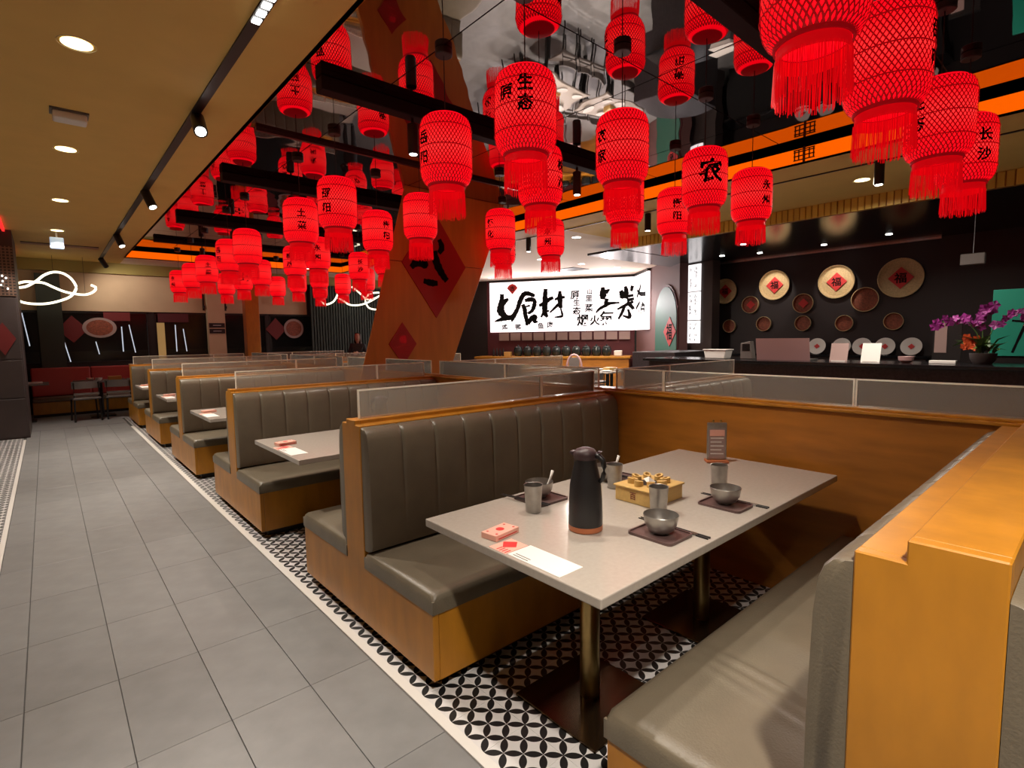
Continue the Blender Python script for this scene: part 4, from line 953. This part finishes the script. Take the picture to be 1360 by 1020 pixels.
b = B(P0); put_text(b, '吉', .15, P0+Nn*.0065+D*.73+UP*2.94, D, UP, 0.02); b.build('emblem_mark', 'ink', em)
b = B(P0)
for z in (1.95, 1.99, 2.03, 2.07): wallbox(b, P1, D2, N2, .55, .75, z-.012, z+.012, .001, .004)
b.build('red_seal', 'paper_pink', t)
for q in (0.8, 2.2, 3.6):  # unseen spots added before the sign to strengthen its light
    c_ = P0+D*q+Nn*.25; spot('sign_fill', (c_.x, c_.y, 2.4), P_SIGN_FILL*.18, 168, .6, (1, .93, .93), (c_.x+Nn.x*3, c_.y+Nn.y*3, 2.4), .12, t)
# hung menu cards, pots and counter under the sign
for k in range(11):
    u_ = .28+k*.365; b = B(P0+D*u_); wallbox(b, P0, D, Nn, u_, u_+.31, 1.36, 1.59, -.03, -.015); tag(b.build('menu_card', 'pale_card'), f'pinkish menu card under the lit sign, {ORD[k]} from left', 'card', 'menu cards under the sign')
t = thing('pot_counter', P0+Nn*.1, 'wooden counter holding the row of black pots', 'counter')
b = B(P0+Nn*.1); wallbox(b, P0, D, Nn, -.2, LS-.1, 0, .84, .1, .75); b.build('counter_body', 'wood_dark', t)
b = B(P0+Nn*.1); wallbox(b, P0, D, Nn, -.25, LS-.05, .84, .9, .05, .8); b.build('counter_top', 'wood', t, bevel=.006)
proto_pot = None
for k in range(10):
    p = P0+D*(1.02+.29*k)+Nn*.45; p.z = .9005
    if proto_pot is None:
        o = bpy.data.objects.new('black_pot', None); COL.objects.link(o)
        b = B(); b.lathe([(.09, 0), (.13, .04), (.14, .13), (.13, .2), (.105, .24)], 20); b.build('pot_body', 'ceramic_black', o, smooth=True)
        b = B(); b.lathe([(.115, .24), (.11, .262), (.06, .285), (.02, .29), (.02, .31), (.03, .325), (0, .335)], 20, cap1=False); b.build('lid', 'ceramic_black', o, smooth=True)
        proto_pot = o
    else: o = copy_tree(proto_pot)
    o.location = p; tag(o, f'black lidded pot on the counter under the sign, {ORD[k]} from left', 'pot', 'black pots under the sign')
for k in range(4):
    p = P0+D*(.25+.1*k)+Nn*.45; o_ = (p.x, p.y, .9005); b = B(o_); b.lathe([(.035, 0), (.035, .15), (.015, .2), (.015, .24)], 12, o_); tag(b.build('sauce_bottle', 'thermos', smooth=True), f'small dark bottle left of the black pots, {ORD[k]} from left', 'bottle', 'small bottles by the pots')
p = P0+D*.70+Nn*.45; b = B((p.x, p.y, .9005)); b.obox(p, D, .1, .1, .9005, 1.03); tag(b.build('wooden_tub', 'blond_wood', bevel=.01), 'small pale wooden tub left of the black pots', 'tub')
p = P0+D*3.95+Nn*.45; b = B((p.x, p.y, .9005)); b.obox(p, D, .11, .1, .9005, 1.05); tag(b.build('white_canister', 'white', bevel=.02), 'white canister right of the black pots', 'canister')
p = P0+D*2.9+Nn*1.6; t = thing('white_chair_back', (p.x, p.y, 0), 'pale rounded chair in front of the pot counter', 'chair')
b = B((p.x, p.y, 0)); vs = [p+D*(.2*math.cos(a))+UP*(.62+.36*math.sin(a)) for a in [PI*k/8 for k in range(9)]]; b.tube([p-D*-.2+UP*0]+vs+[p-D*.2], .03, 8); b.build('bent_frame', 'pinkish', t, smooth='all')
b = B((p.x, p.y, 0)); b.obox(p-Nn*-.15, D, .2, .2, .42, .47); b.build('seat', 'pinkish', t, bevel=.01)
b = B((p.x, p.y, 0)); b.obox(p, D, .14, .012, .55, .9); b.build('back_panel', 'grey_wood', t, bevel=.004)
# laid tables between the second booth row and the sign
dish0 = None; dn = 0
for k, (x, y, rz) in enumerate(((7.55, 7.3, .0), (8.95, 7.05, .0), (8.3, 9.0, .0))):
    wd = ('nearer the booths', 'nearer the bar', 'farther back')[k]
    t = thing('dining_table', (x, y, 0), f'dark laid dining table before the lit sign, {wd}', 'table', 'laid tables before the sign', rz)
    b = B(); b.box(-.6, .6, -.42, .42, .71, .74); b.build('table_top', 'tabletop', t, bevel=.006)
    for sx in (-.5, .5):
        for sy in (-.34, .34):
            b = B(); b.box(sx-.025, sx+.025, sy-.025, sy+.025, 0, .71); b.build('leg', 'black_metal', t)
    for q in range(6):
        o_ = (x-.4+.4*(q % 3), y-.24+.48*(q//3), .7405); b = B(o_); b.lathe([(.05, 0), (.10, .015), (.105, .022), (.05, .006)], 20, o_); tag(b.build('white_plate', 'white', smooth=True), f'white plate on the laid table {wd}, {ORD[q]} setting', 'plate', 'white plates on the laid tables')
        c_ = ch.copy(); COL.objects.link(c_)
        for g in ch.children: h = g.copy(); COL.objects.link(h); h.parent = c_
        c_.location = (x-.4+.4*(q % 3), y+(-.62 if q < 3 else .62), 0); c_.rotation_euler = (0, 0, 0 if q < 3 else PI)
        tag(c_, f'grey chair at the laid table {wd}, {ORD[q]} seat', 'chair', 'chairs at the laid tables')
        c_.scale = (.85, .85, 1)
    o_ = (x, y, .7405); b = B(o_); b.box(x-.11, x+.11, y-.09, y+.09, .7405, .80); tag(b.build('wooden_tissue_box', 'blond_wood', bevel=.004), f'pale wooden tissue box on the laid table {wd}', 'tissue box')
# arched niche
AQ = P1+D2*2.66; ar = [(-.76, .0), (.76, 0), (.76, 1.85)]+[(.76*math.cos(a), 1.85+.74*math.sin(a)) for a in [PI*k/14 for k in range(1, 14)]]+[(-.76, 1.85)]
b = B(AQ); b.prism([(p_[0]*1.04, p_[1] if p_[1] < 1.9 else p_[1]+.05) for p_ in ar], N2*.03, AQ-N2*.055, D2, UP); o = struct(b.build('door_1', 'maroon'), 'arched green door in the mauve wall')
b = B(AQ); b.prism(ar, N2*.02, AQ-N2*.03, D2, UP); b.build('door_leaf', 'teal', o)
b = B(AQ); c_ = AQ+D2*.34; b.prism([(0, 1.2), (.42, 1.54), (0, 1.88), (-.42, 1.54)], N2*.012, c_-N2*.008, D2, UP); o2 = tag(b.build('diamond_sign', 'diamond_red'), 'red paper diamond with black character by the green arch', 'sign')
b = B(AQ); put_text(b, '福', .4, c_+N2*.0065+UP*1.54, D2, UP, .02); b.build('lettering', 'ink', o2)
# ceiling lights by the sign and bar
for k, (x, y) in enumerate(((7.143, 6.367), (8.514, 8.653), (9.831, 8.601), (11.112, 8.528), (9.919, 12.178), (7.132, 2.014))):
    downlight(x, y, ('small downlight above the bar aisle near the lanterns', 'small downlight first in the row before the lit sign', 'small downlight second in the row before the lit sign', 'small downlight third in the row before the lit sign', 'small downlight at the far left end of the lit sign', 'yellow downlight in front of the bar fascia')[k], P_RIGHT*(1, 1, 1, .5, .12, .6)[k], em='lamp_white' if k < 5 else 'lamp_disc', cone=172 if k in (0, 5) else 130)
t = thing('ceiling_vent', (10.4, 9.4, G), 'dark square vent in the paler gold ceiling before the sign', 'vent')
b = B((10.4, 9.4, G)); b.box(10.1, 10.7, 9.1, 9.7, G-.012, G); b.build('grille', 'black', t)
t = thing('lighting_track', (6.49, 0, G), 'black recessed track along the bar side of the ceiling', 'track')
b = B((6.49, 0, G)); b.box(6.475, 6.50, -2, 9, G-.01, G+.001); b.build('rail', 'black', t)
for k, (x, y, tx) in enumerate(((6.48, 1.68, 8.4), (6.6, 4.52, 8.4), (6.49, 6.9, 7.5))):
    sp = thing('track_spotlight', (x, y, G), ('black cylinder spotlight before the wood fascia', 'black cylinder spotlight between the bar side lanterns', 'tilted black spotlight near the lit sign')[k], 'spotlight', 'spotlights on the bar side track')
    b = B((x, y, G)); b.lathe([(.04, -.24), (.045, -.235), (.045, -.01), (.04, 0)], 18, (x, y, G)); b.build('housing', 'black_metal', sp, smooth=True)
    b = B((x, y, G)); b.lathe([(.034, -.243), (.034, -.238)], 14, (x, y, G)); b.build('lens', 'lamp_white', sp)
    spot('bar_light', (x, y, G-.26), P_RIGHT*.6, 120, .8, WARM, None, .04, sp)

# ================================================================== BAR
FX, ZB, WX = 7.98, 3.03, 11.3
t = bpy.data.objects.new('trim_8', None); COL.objects.link(t); t.location = (FX, 6.05, ZB); struct(t, 'golden vertical wood slat fascia above the bar')
b = B((FX, 6.05, ZB)); b.box(FX+.02, FX+.08, -3, 6.05, ZB, G+.1); b.box(FX+.08, 9.5, 6.0, 6.05, ZB, G+.1); b.build('backing_board', 'wood_dark', t)
k = 0; y = 6.03
while y > -0.9:
    b = B((FX, 6.05, ZB)); b.box(FX, FX+.02, y-.066, y, ZB, G-.002); b.build('slat', 'bamboo_slat', t, bevel=.004, seg=1); y -= .078
b = B((9.5, 2, ZB)); b.box(FX+.081, 13, -3, 6.9, ZB, ZB+.04); struct(b.build('ceiling_bar', 'black_gloss'), 'glossy black ceiling over the bar')
b = B((WX, 2, 0)); b.box(WX, WX+.15, 1.98, 6.6, 0, ZB); struct(b.build('wall_bar', 'bar_black'), 'dark wall behind the bar hung with bamboo trays')
b = B((WX, 2, ZB)); b.box(WX-.04, WX, 2.0, 6.0, ZB-.03, ZB-.001); tag(b.build('metal_strip', 'pewter'), 'thin metal strip along the top of the bar wall', 'strip')
# trays
TRAYS = [(5.71,2.40,0.27),(4.66,2.45,0.30),(3.53,2.42,0.31),(2.53,2.40,0.34),(5.14,2.08,0.18),(4.10,2.05,0.19),(3.05,2.06,0.22),(5.59,1.64,0.14),(4.85,1.67,0.15),(4.09,1.66,0.15),(3.37,1.64,0.15),(2.60,1.65,0.15)]
tl = ['dim large bamboo tray at the left end of the top row', 'bright large bamboo tray second in the top row', 'bright large bamboo tray third in the top row', 'dim large bamboo tray at the right end of the top row', 'left bamboo basket in the middle row', 'centre bamboo basket in the middle row', 'right bamboo basket in the middle row', 'smallest basket at the left of the bottom row', 'second small basket in the bottom row', 'third small basket in the bottom row', 'fourth small basket in the bottom row', 'last small basket in the bottom row']
for k, (y, z, r) in enumerate(TRAYS):
    t = thing('bamboo_tray', (WX, y, z), tl[k]+' on the bar wall', 'tray', 'bamboo trays on the bar wall')
    def ring(prof, name, m, n=32, cap=True):
        b = B(); vs = []; fs = []
        for rr_, dx in prof:
            for i in range(n): a = 2*PI*i/n; vs.append((-dx, rr_*math.cos(a), rr_*math.sin(a)))
        for j in range(len(prof)-1):
            for i in range(n): fs.append((j*n+i, j*n+(i+1) % n, (j+1)*n+(i+1) % n, (j+1)*n+i))
        if cap: fs.append(tuple((len(prof)-1)*n+i for i in range(n)))
        b.add(vs, fs); return b.build(name, m, t, smooth=True)
    ring([(r*.93, .004), (r, .05), (r, .075), (r*.95, .075), (r*.95, .05)], 'rim', 'bamboo', cap=False)
    ring([(r*.955, .052), (r*.84, .02), (r*.3, .016)], 'weave', 'bamboo' if r > .25 else 'tray_fill')
    if r > .25:
        b = B(); b.prism([(-r*.56, 0), (0, -r*.56), (r*.56, 0), (0, r*.56)], (-.006, 0, 0), (-.034, 0, 0), (0, -1, 0), (0, 0, 1)); p_ = b.build('red_paper', 'paper_red', t)
        b = B(); put_text(b, '福', r*.55, (-.0415, 0, 0), (0, -1, 0), (0, 0, 1), .02); b.build('lettering', 'ink', p_)
    elif k == 5 or k == 4:
        b = B(); b.prism([(-r*.5, 0), (0, -r*.5), (r*.5, 0), (0, r*.5)], (-.006, 0, 0), (-.034, 0, 0), (0, -1, 0), (0, 0, 1)); b.build('red_paper', 'paper_red', t)
# bar ceiling lamps
for k, (x, y, pw) in enumerate(((10.55, 4.66, 46), (10.55, 3.53, 46), (10.3, 5.3, 4), (10.3, 2.5, 4), (8.35, 0.7, 7), (9.3, 4.4, 4))):  # near right lamp is added to brighten the teal panel
    t = thing('downlight', (x, y, ZB), f'small white downlight in the black bar ceiling, {("left bright","right bright","far left","far right","added near right","near left")[k]} one', 'downlight', 'small lamps in the bar ceiling')
    b = B((x, y, ZB)); b.lathe([(.045, -.006), (.045, 0)], 18, (x, y, ZB)); b.build('lens', 'lamp_white', t)
    spot('tray_light', (x, y, ZB-.03), pw, 46 if k < 2 else 120, .5, WARM, (WX, y, 2.3) if k < 2 else None, .03, t)
# vertical lit sign
VA, VB = Vector((10.95, 6.68, 0)), Vector((10.77, 6.03, 0)); VD = (VB-VA).normalized(); VN = Vector((VD.y, -VD.x, 0)); LV = (VB-VA).length
t = thing('vertical_lit_sign', VA, 'tall white backlit column sign with black brush writing', 'sign')
b = B(VA); wallbox(b, VA, VD, VN, -.12, LV+.32, 0, ZB-.001, -.25, -.03); b.build('pilaster', 'dark_wall', t)
rnd = random.Random(11)
for k, (z0, z1) in enumerate(((2.42, 3.0), (1.79, 2.40), (1.28, 1.77))):
    b = B(VA); wallbox(b, VA, VD, VN, .01, LV, z0, z1, -.03, 0); pn = b.build('light_panel', 'sign_white2', t)
    b = B(VA)
    for cidx in range(4):
        uc = .10+cidx*.15; zz = z1-.07; big = (k == 0 and cidx == 0) or (k == 2 and cidx == 1)
        while zz > z0+.10:
            if rnd.random() < .75 or big:
                h_ = .05 if not big else .12
                for _ in range(3 if not big else 5):
                    ua, va = uc+rnd.uniform(-.03, .03)*(2 if big else 1), zz+rnd.uniform(-h_, h_)*.6
                    brush(b, [(ua, va, .004 if not big else .012), (ua+rnd.uniform(-.03, .03), va-rnd.uniform(.01, h_), .006 if not big else .016), (ua+rnd.uniform(-.03, .03), va-rnd.uniform(.02, h_*1.3), .003)], VA+VN*.003, VD, UP, 3)
            zz -= .075 if not big else .2
    b.build('brush_writing', 'ink', pn)['kind'] = 'stuff'
c_ = VA+VD*.33+VN*.3  # unseen spot added before the column sign to boost its light
spot('sign_fill', (c_.x, c_.y, 2.1), 14, 168, .6, (1, .95, .95), (c_.x+VN.x*3, c_.y+VN.y*3, 2.1), .12, t)
# bar counter
t = thing('bar_counter', (7.3, 2, 0), 'long black bar counter with dark textured front', 'counter')
b = B((7.3, 2, 0)); b.box(7.36, 8.0, -2.0, 5.0, .06, 1.06); b.build('counter_front', 'counter_black', t)
b = B((7.3, 2, 0)); b.box(7.26, 8.05, -2.0, 5.05, 1.06, 1.10); b.build('counter_top', 'black_gloss', t, bevel=.006)
b = B((7.3, 2, 0)); b.box(7.42, 7.95, -2.0, 4.95, 0, .06); b.build('plinth', 'black', t)
CZ = 1.1005
b = B((8.6, 5.2, 0)); b.box(8.3, 9.6, 5.1, 6.0, 0, 1.16); tag(b.build('side_cabinet', 'counter_black', bevel=.01), 'black side cabinet left of the bar counter', 'cabinet')
def card(name, x, y, w_, h_, m, label, cat, lean=.06, z=CZ, rz=0.0):
    t = thing(name, (x, y, z), label, cat, None, rz)
    b = B(); b.add([(0, -w_/2, 0), (0, w_/2, 0), (lean, w_/2, h_), (lean, -w_/2, h_), (.012, -w_/2, 0), (.012, w_/2, 0), (lean+.012, w_/2, h_), (lean+.012, -w_/2, h_)], [(0,1,2,3),(7,6,5,4),(0,4,5,1),(1,5,6,2),(2,6,7,3),(3,7,4,0)])
    b.build('panel', m, t); return t
t = card('laptop_computer', 7.62, 3.02, .70, .30, 'pinkish', 'open laptop with pinkish lid on the bar counter', 'laptop', -.05)
b = B(); b.box(.02, .30, -.35, .35, 0, .018); b.build('keyboard_base', 'pewter', t)
t = thing('white_basket', (7.7, 4.0, CZ), 'white tapered plastic basket on the bar counter', 'basket')
b = B(); b.prism([(-.15, 0), (.15, 0), (.18, .13), (-.18, .13)], (.22, 0, 0), (-.1, 0, 0), (0, 1, 0), (0, 0, 1)); b.build('tub', 'white', t, bevel=.01)
b = B(); b.box(-.11, .13, -.19, .19, .125, .14); b.build('rim', 'white', t, bevel=.004)
t = thing('receipt_printer', (7.7, 3.56, CZ), 'grey card terminal between basket and laptop', 'terminal')
b = B(); b.prism([(-.09, 0), (.09, 0), (.09, .23), (-.05, .26)], (.12, 0, 0), (0, 0, 0), (0, 1, 0), (0, 0, 1)); b.build('housing', 'grey_wood', t, bevel=.008)
b = B(); b.box(-.004, .0, -.05, .06, .12, .22); b.build('screen', 'black_gloss', t)
for k, (y, m, lb) in enumerate(((2.33, 'pale_card', 'green edged pale card stand beside the laptop'), (1.98, 'white', 'white card stand in the middle of the bar counter'))):
    t = card('card_stand', 7.6, y, .20, .23, m, lb, 'card stand', .07)
    b = B(); b.add([(-.002, -.07, .19), (-.002, .07, .19), (.0, .07, .20), (.0, -.07, .20)], [(0, 1, 2, 3)]); 
    b = B(); b.box(-.0, .08, -.08, .08, 0, .012); b.build('foot', 'white', t)
PLT = [(4.17, 'white plate leaning behind the laptop'), (3.78, 'white plate leaning right of the laptop'), (3.36, 'white plate leaning behind the white card stand'), (3.03, 'white plate leaning behind the small bowl'), (2.68, 'white plate leaning right of the small bowl'), (2.30, 'white plate leaning at the right end of the shelf')]
b = B((11.05, 3, 0)); b.box(10.85, WX, 2.0, 5.6, 1.02, 1.06); o = tag(b.build('back_shelf', 'black_gloss', bevel=.005), 'dark shelf along the bar wall holding leaning plates', 'shelf')
b = B((11.05, 3, 0)); b.box(10.9, WX, 2.05, 5.55, 0, 1.02); b.build('shelf_cabinet', 'black', o)
for k, (y, lb) in enumerate(PLT):
    t = thing('leaning_plate', (11.08, y, 1.0605), lb, 'plate', 'white plates on the bar shelf'); t.rotation_euler = (0, math.radians(14), 0)
    n = 28; b = B(); vs = []; fs = []
    prof = [(.06, .02), (.10, .016), (.155, 0), (.155, -.005), (.06, .012)]
    for rr_, dx in prof:
        for i in range(n): a = 2*PI*i/n; vs.append((dx, rr_*math.cos(a), .157+rr_*math.sin(a)))
    for j in range(len(prof)-1):
        for i in range(n): fs.append((j*n+i, j*n+(i+1) % n, (j+1)*n+(i+1) % n, (j+1)*n+i))
    fs.append(tuple(range(n))); b.add(vs, fs); b.build('plate_disc', 'white', t, smooth=True)
    b = B(); b.prism([(-.05, .157), (0, .107), (.05, .157), (0, .207)], (-.004, 0, 0), (.006, 0, 0), (0, 1, 0), (0, 0, 1)); b.build('red_motif', 'paper_red', t)
o_ = (7.62, 1.62, CZ); b = B(o_); b.lathe([(.04, 0), (.075, .03), (.08, .075), (.074, .075), (.04, .01)], 20, o_); tag(b.build('small_bowl', 'pinkish', smooth=True), 'small pale bowl on the bar counter', 'bowl')
o_ = (7.65, 1.22, CZ); b = B(o_); b.box(7.6, 7.7, 1.16, 1.4, CZ, CZ+.035); tag(b.build('paper_slip', 'white', bevel=.004), 'white folded paper lying on the bar counter', 'paper')
# orchid pot
ox, oy = 7.72, .95
t = thing('orchid_plant', (ox, oy, CZ), 'potted purple orchid with green leaves on the bar counter', 'plant')
b = B(); b.lathe([(.08, 0), (.11, .05), (.12, .12), (.10, .12)], 20, cap1=True); b.build('pot', 'dark_wall', t, smooth=True)
lb_ = B(); L_ = [(0, 0), (.03, .05), (.028, .16), (0, .26)]
vs = [(0, 0, 0), (.03, .06, .04), (-.03, .06, .04), (.035, .16, .06), (-.035, .16, .06), (0, .28, .0), (0, .06, .025), (0, .16, .045)]
lb_.add(vs, [(0, 1, 6), (0, 6, 2), (1, 3, 7, 6), (6, 7, 4, 2), (3, 5, 7), (7, 5, 4)]); leaf0 = lb_.build('leaf', 'leaf', t)
leaf0.location = (0, 0, .12)
for k in range(22):
    c_ = leaf0 if k == 0 else leaf0.copy()
    if k: COL.objects.link(c_); c_.parent = t
    c_.location = (rnd.uniform(-.06, .06), rnd.uniform(-.08, .08), .09+rnd.uniform(0, .08)); c_.rotation_euler = (rnd.uniform(-.1, .9), 0, 2*PI*k/22*3.3); s_ = rnd.uniform(.6, 1.1); c_.scale = (s_, s_, s_)
pb = B()
for q in range(5):
    a = 2*PI*q/5; d_ = Vector((0, math.cos(a), math.sin(a))); e_ = Vector((0, -math.sin(a), math.cos(a)))
    pb.add([Vector((0, 0, 0)), d_*.03+e_*.02+Vector((-.006, 0, 0)), d_*.05+Vector((.0, 0, 0)), d_*.03-e_*.02+Vector((-.006, 0, 0))], [(0, 1, 2, 3)])
fl0 = pb.build('flower', 'petal', t)
stems = [[(0, 0, .12), (-.02, .06, .34), (-.04, .17, .52), (-.05, .30, .50), (-.05, .42, .42)], [(0, 0, .12), (.0, -.06, .36), (.0, -.16, .52), (0, -.30, .55), (0, -.44, .50)], [(0, 0, .12), (.03, .02, .36), (.03, .05, .54), (.0, .0, .60), (-.02, -.08, .62)]]
fc = 0
for st_ in stems:
    b = B(); b.tube([Vector(p_) for p_ in st_], .005, 5); b.build('stem', 'leaf', t)
    for q in range(13):
        f_ = 1.5+2.5*q/12; i = min(int(f_), 3); p_ = Vector(st_[i]).lerp(Vector(st_[i+1]), f_-i)
        c_ = fl0 if fc == 0 else fl0.copy()
        if fc: COL.objects.link(c_); c_.parent = t
        fc += 1
        c_.location = p_+Vector((rnd.uniform(-.05, .03), rnd.uniform(-.03, .03), rnd.uniform(-.05, .03))); c_.rotation_euler = (rnd.uniform(0, 6), rnd.uniform(-.5, .5), rnd.uniform(-.6, .9)); s_ = rnd.uniform(.8, 1.3); c_.scale = (s_,)*3
for q in range(12):
    c_ = fl0.copy(); c_.data = fl0.data if q else fl0.data.copy(); 
    if q == 0: c_.data.materials[0] = MATS['petal_orange']; of = c_.data
    else: c_.data = of
    COL.objects.link(c_); c_.parent = t; c_.name = 'orange_flower'
    c_.location = (rnd.uniform(-.06, .0), .10+rnd.uniform(-.05, .06), .18+rnd.uniform(0, .14)); c_.rotation_euler = (rnd.uniform(0, 6), rnd.uniform(-.4, .4), rnd.uniform(-.4, .4)); c_.scale = (.9,)*3
# right end teal panels
b = B((WX, .5, 0)); b.box(WX-.02, WX+.15, -3, 1.98, 0, ZB); o = struct(b.build('wall_teal', 'bar_black'), 'dark wall right of the bamboo trays')
b = B((WX-.4, 1.8, 0)); b.box(WX-.06, WX-.02, 1.78, 1.97, .9, 2.0); b.build('teal_strip', 'teal', o)
t = thing('painted_panel', (8.6, .6, 1.15), 'teal painted panel with a salmon fish shape behind the plants', 'panel')
b = B((8.6, .6, 1.15)); b.box(8.6, 8.63, -.6, 1.0, 1.16, 1.95); b.build('teal_board', 'teal_bright', t, bevel=.004)
b = B((8.6, .6, 1.15)); b.prism([(.72, 1.52), (.45, 1.80), (.1, 1.72), (-.1, 1.5), (.1, 1.3), (.45, 1.30)], (-.008, 0, 0), (8.599, 0, 0), (0, 1, 0), (0, 0, 1)); b.build('fish_shape', 'salmon', t)
b = B((8.6, .6, 1.15))
for s_ in ([(.5, 1.62, .03), (.42, 1.66, .045), (.36, 1.60, .03)], [(.5, 1.45, .025), (.42, 1.43, .04), (.34, 1.47, .03)]): brush(b, s_, (8.589, 0, 0), (0, 1, 0), (0, 0, 1))
for s_ in ([(.80, 1.20, .012), (.70, 1.55, .014), (.60, 1.92, .012)], [(.82, 1.58, .012), (.68, 1.56, .012)]): brush(b, s_, (8.598, 0, 0), (0, 1, 0), (0, 0, 1))
b.build('dark_brush_marks', 'ink', t)
b = B((8.6, .6, 1.15)); b.box(8.62, 8.66, -.7, 1.05, 0, 1.16); b.build('support_board', 'black', t)
b = B((8.3, 1.33, CZ)); t = thing('notice_board', (8.4, 1.40, 1.1), 'pale grey notice in black frame left of the orchid', 'notice')
b = B((8.4, 1.40, 1.1)); b.box(8.4, 8.42, 1.24, 1.52, 1.1, 1.62); b.build('frame', 'black', t)
b = B((8.4, 1.40, 1.1)); b.box(8.392, 8.4, 1.38, 1.50, 1.2, 1.58); b.build('sheet', 'pale_card', t)
b = B((8.4, 1.40, 1.1)); b.box(8.41, 8.43, 1.24, 1.52, 0, 1.1); b.build('stand_board', 'black', t)
b = B((7.56, .36, CZ)); b.box(7.5, 7.62, .22, .50, CZ, CZ+.15); tag(b.build('pale_box', 'pinkish', bevel=.015), 'pale rounded box at the right end of the bar counter', 'box')
t = thing('hanging_label', (8.9, 1.25, 2.36), 'small dim box hanging on a wire over the bar', 'hanging box')
b = B((8.9, 1.25, 2.36)); b.box(8.85, 8.95, 1.13, 1.37, 2.30, 2.44); b.build('box_body', 'grey_wood', t, bevel=.01)
b = B((8.9, 1.25, 2.36)); b.tube([(8.9, 1.25, 2.44), (8.9, 1.25, ZB)], .003, 4); b.build('wire', 'pewter', t)

# ================================================================== PERSON standing far back
px, py = 5.98, 12.75
t = thing('person', (px, py, 0), 'person with long brown hair in dark jacket holding a white cup', 'person')
def skin_body(name, m, V, Ed, R, parent, root=0, lev=2):
    me = bpy.data.meshes.new(name); me.from_pydata(V, Ed, []); o = bpy.data.objects.new(name, me); COL.objects.link(o)
    md = o.modifiers.new('skin', 'SKIN'); md.use_smooth_shade = True
    for i, r_ in enumerate(R): me.skin_vertices[0].data[i].radius = r_ if isinstance(r_, tuple) else (r_, r_)
    me.skin_vertices[0].data[root].use_root = True
    sd = o.modifiers.new('sub', 'SUBSURF'); sd.levels = lev; sd.render_levels = lev
    me.materials.append(MATS[m]); o.parent = parent; return o
V = [(0,0,.86), (0,0,1.08), (0,.0,1.27), (0,.0,1.36), (.15,0,1.32), (.22,-.02,1.08), (.14,-.22,1.03), (.03,-.32,1.12), (-.15,0,1.32), (-.22,-.02,1.08), (-.14,-.22,1.03), (-.02,-.32,1.10), (.09,0,.80), (.10,.01,.45), (.10,.03,.07), (.10,-.12,.04), (-.09,0,.80), (-.10,.01,.45), (-.10,.03,.07), (-.10,-.12,.04)]
Ed = [(0,1),(1,2),(2,3),(2,4),(4,5),(5,6),(6,7),(2,8),(8,9),(9,10),(10,11),(0,12),(12,13),(13,14),(14,15),(0,16),(16,17),(17,18),(18,19)]
R = [(.14,.10),(.12,.09),(.15,.09),.055,.06,.045,.04,.032,.06,.045,.04,.032,.085,.06,.045,.04,.085,.06,.045,.04]
skin_body('body', 'cloth_dark', V, Ed, R, t)
b = B(); prof = [(.03, 1.36), (.045, 1.40), (.05, 1.415), (.062, 1.44), (.072, 1.49), (.074, 1.53), (.066, 1.58), (.045, 1.61), (0, 1.62)]; b.lathe(prof, 20, (0, -.01, 0), cap1=False); b.add([(-.012, -.078, 1.49), (.012, -.078, 1.49), (0, -.098, 1.492), (0, -.08, 1.53)], [(0, 1, 2), (1, 3, 2), (3, 0, 2)]); hd = b.build('head', 'skin', t, smooth=True)
for sx in (-.027, .027):
    b = B(); b.lathe([(.001, -.008), (.010, 0), (.001, .008)], 8, (sx, -.079, 1.525)); b.build('eye', 'hair', hd)
b = B(); b.box(-.022, .022, -.080, -.072, 1.455, 1.463); b.build('mouth', 'paper_red', hd)
b = B(); n = 20; vs = []; fs = []
lev = [(1.635, .01), (1.62, .055), (1.58, .082), (1.52, .09), (1.44, .09), (1.34, .10), (1.22, .085)]
for z, r_ in lev:
    for i in range(13):
        a = -0.55+(PI+1.1)*i/12; vs.append((r_*math.cos(a), -.005+r_*1.02*math.sin(a), z))
for j in range(len(lev)-1):
    for i in range(12): fs.append((j*13+i, j*13+i+1, (j+1)*13+i+1, (j+1)*13+i))
b.add(vs, fs); b.build('hair', 'hair', t, smooth='all')
b = B(); b.lathe([(.035, 0), (.05, .07), (.045, .07), (.03, .01)], 14, (0, -.37, 1.09)); cupo = b.build('hand_held_cup', 'white', None, smooth=True)
cupo.location = (px, py, 0); tag(cupo, 'white cup held by the person at the back', 'cup')
for sx, zz in ((.05, 1.12), (-.045, 1.10)):
    hv = [(sx, -.32, zz), (sx*.98, -.36, zz+.01)]
    he = [(0, 1)]; hr = [.026, .026]
    for q in range(4):
        i0 = len(hv); hv += [(sx*.9, -.385, zz+.028-.016*q), (sx*.35, -.418, zz+.026-.015*q)]; he += [(1, i0), (i0, i0+1)]; hr += [.009, .008]
    i0 = len(hv); hv += [(sx*.7, -.345, zz+.045), (sx*.4, -.36, zz+.055)]; he += [(0, i0), (i0, i0+1)]; hr += [.010, .008]
    skin_body('hand', 'skin', hv, he, hr, t, 0, 1)
t.rotation_euler = (0, 0, math.radians(-35)); cupo.rotation_euler = (0, 0, math.radians(-35))

# ================================================================== outer shell
b = B(); b.box(-3.6, -3.45, -4, 14.8, 0, 3.4); struct(b.build('wall_left', 'cream'), 'left outer wall')
b = B(); b.box(-3.6, 13, -4.15, -4, 0, 3.4); struct(b.build('wall_back', 'cream'), 'wall behind the camera')
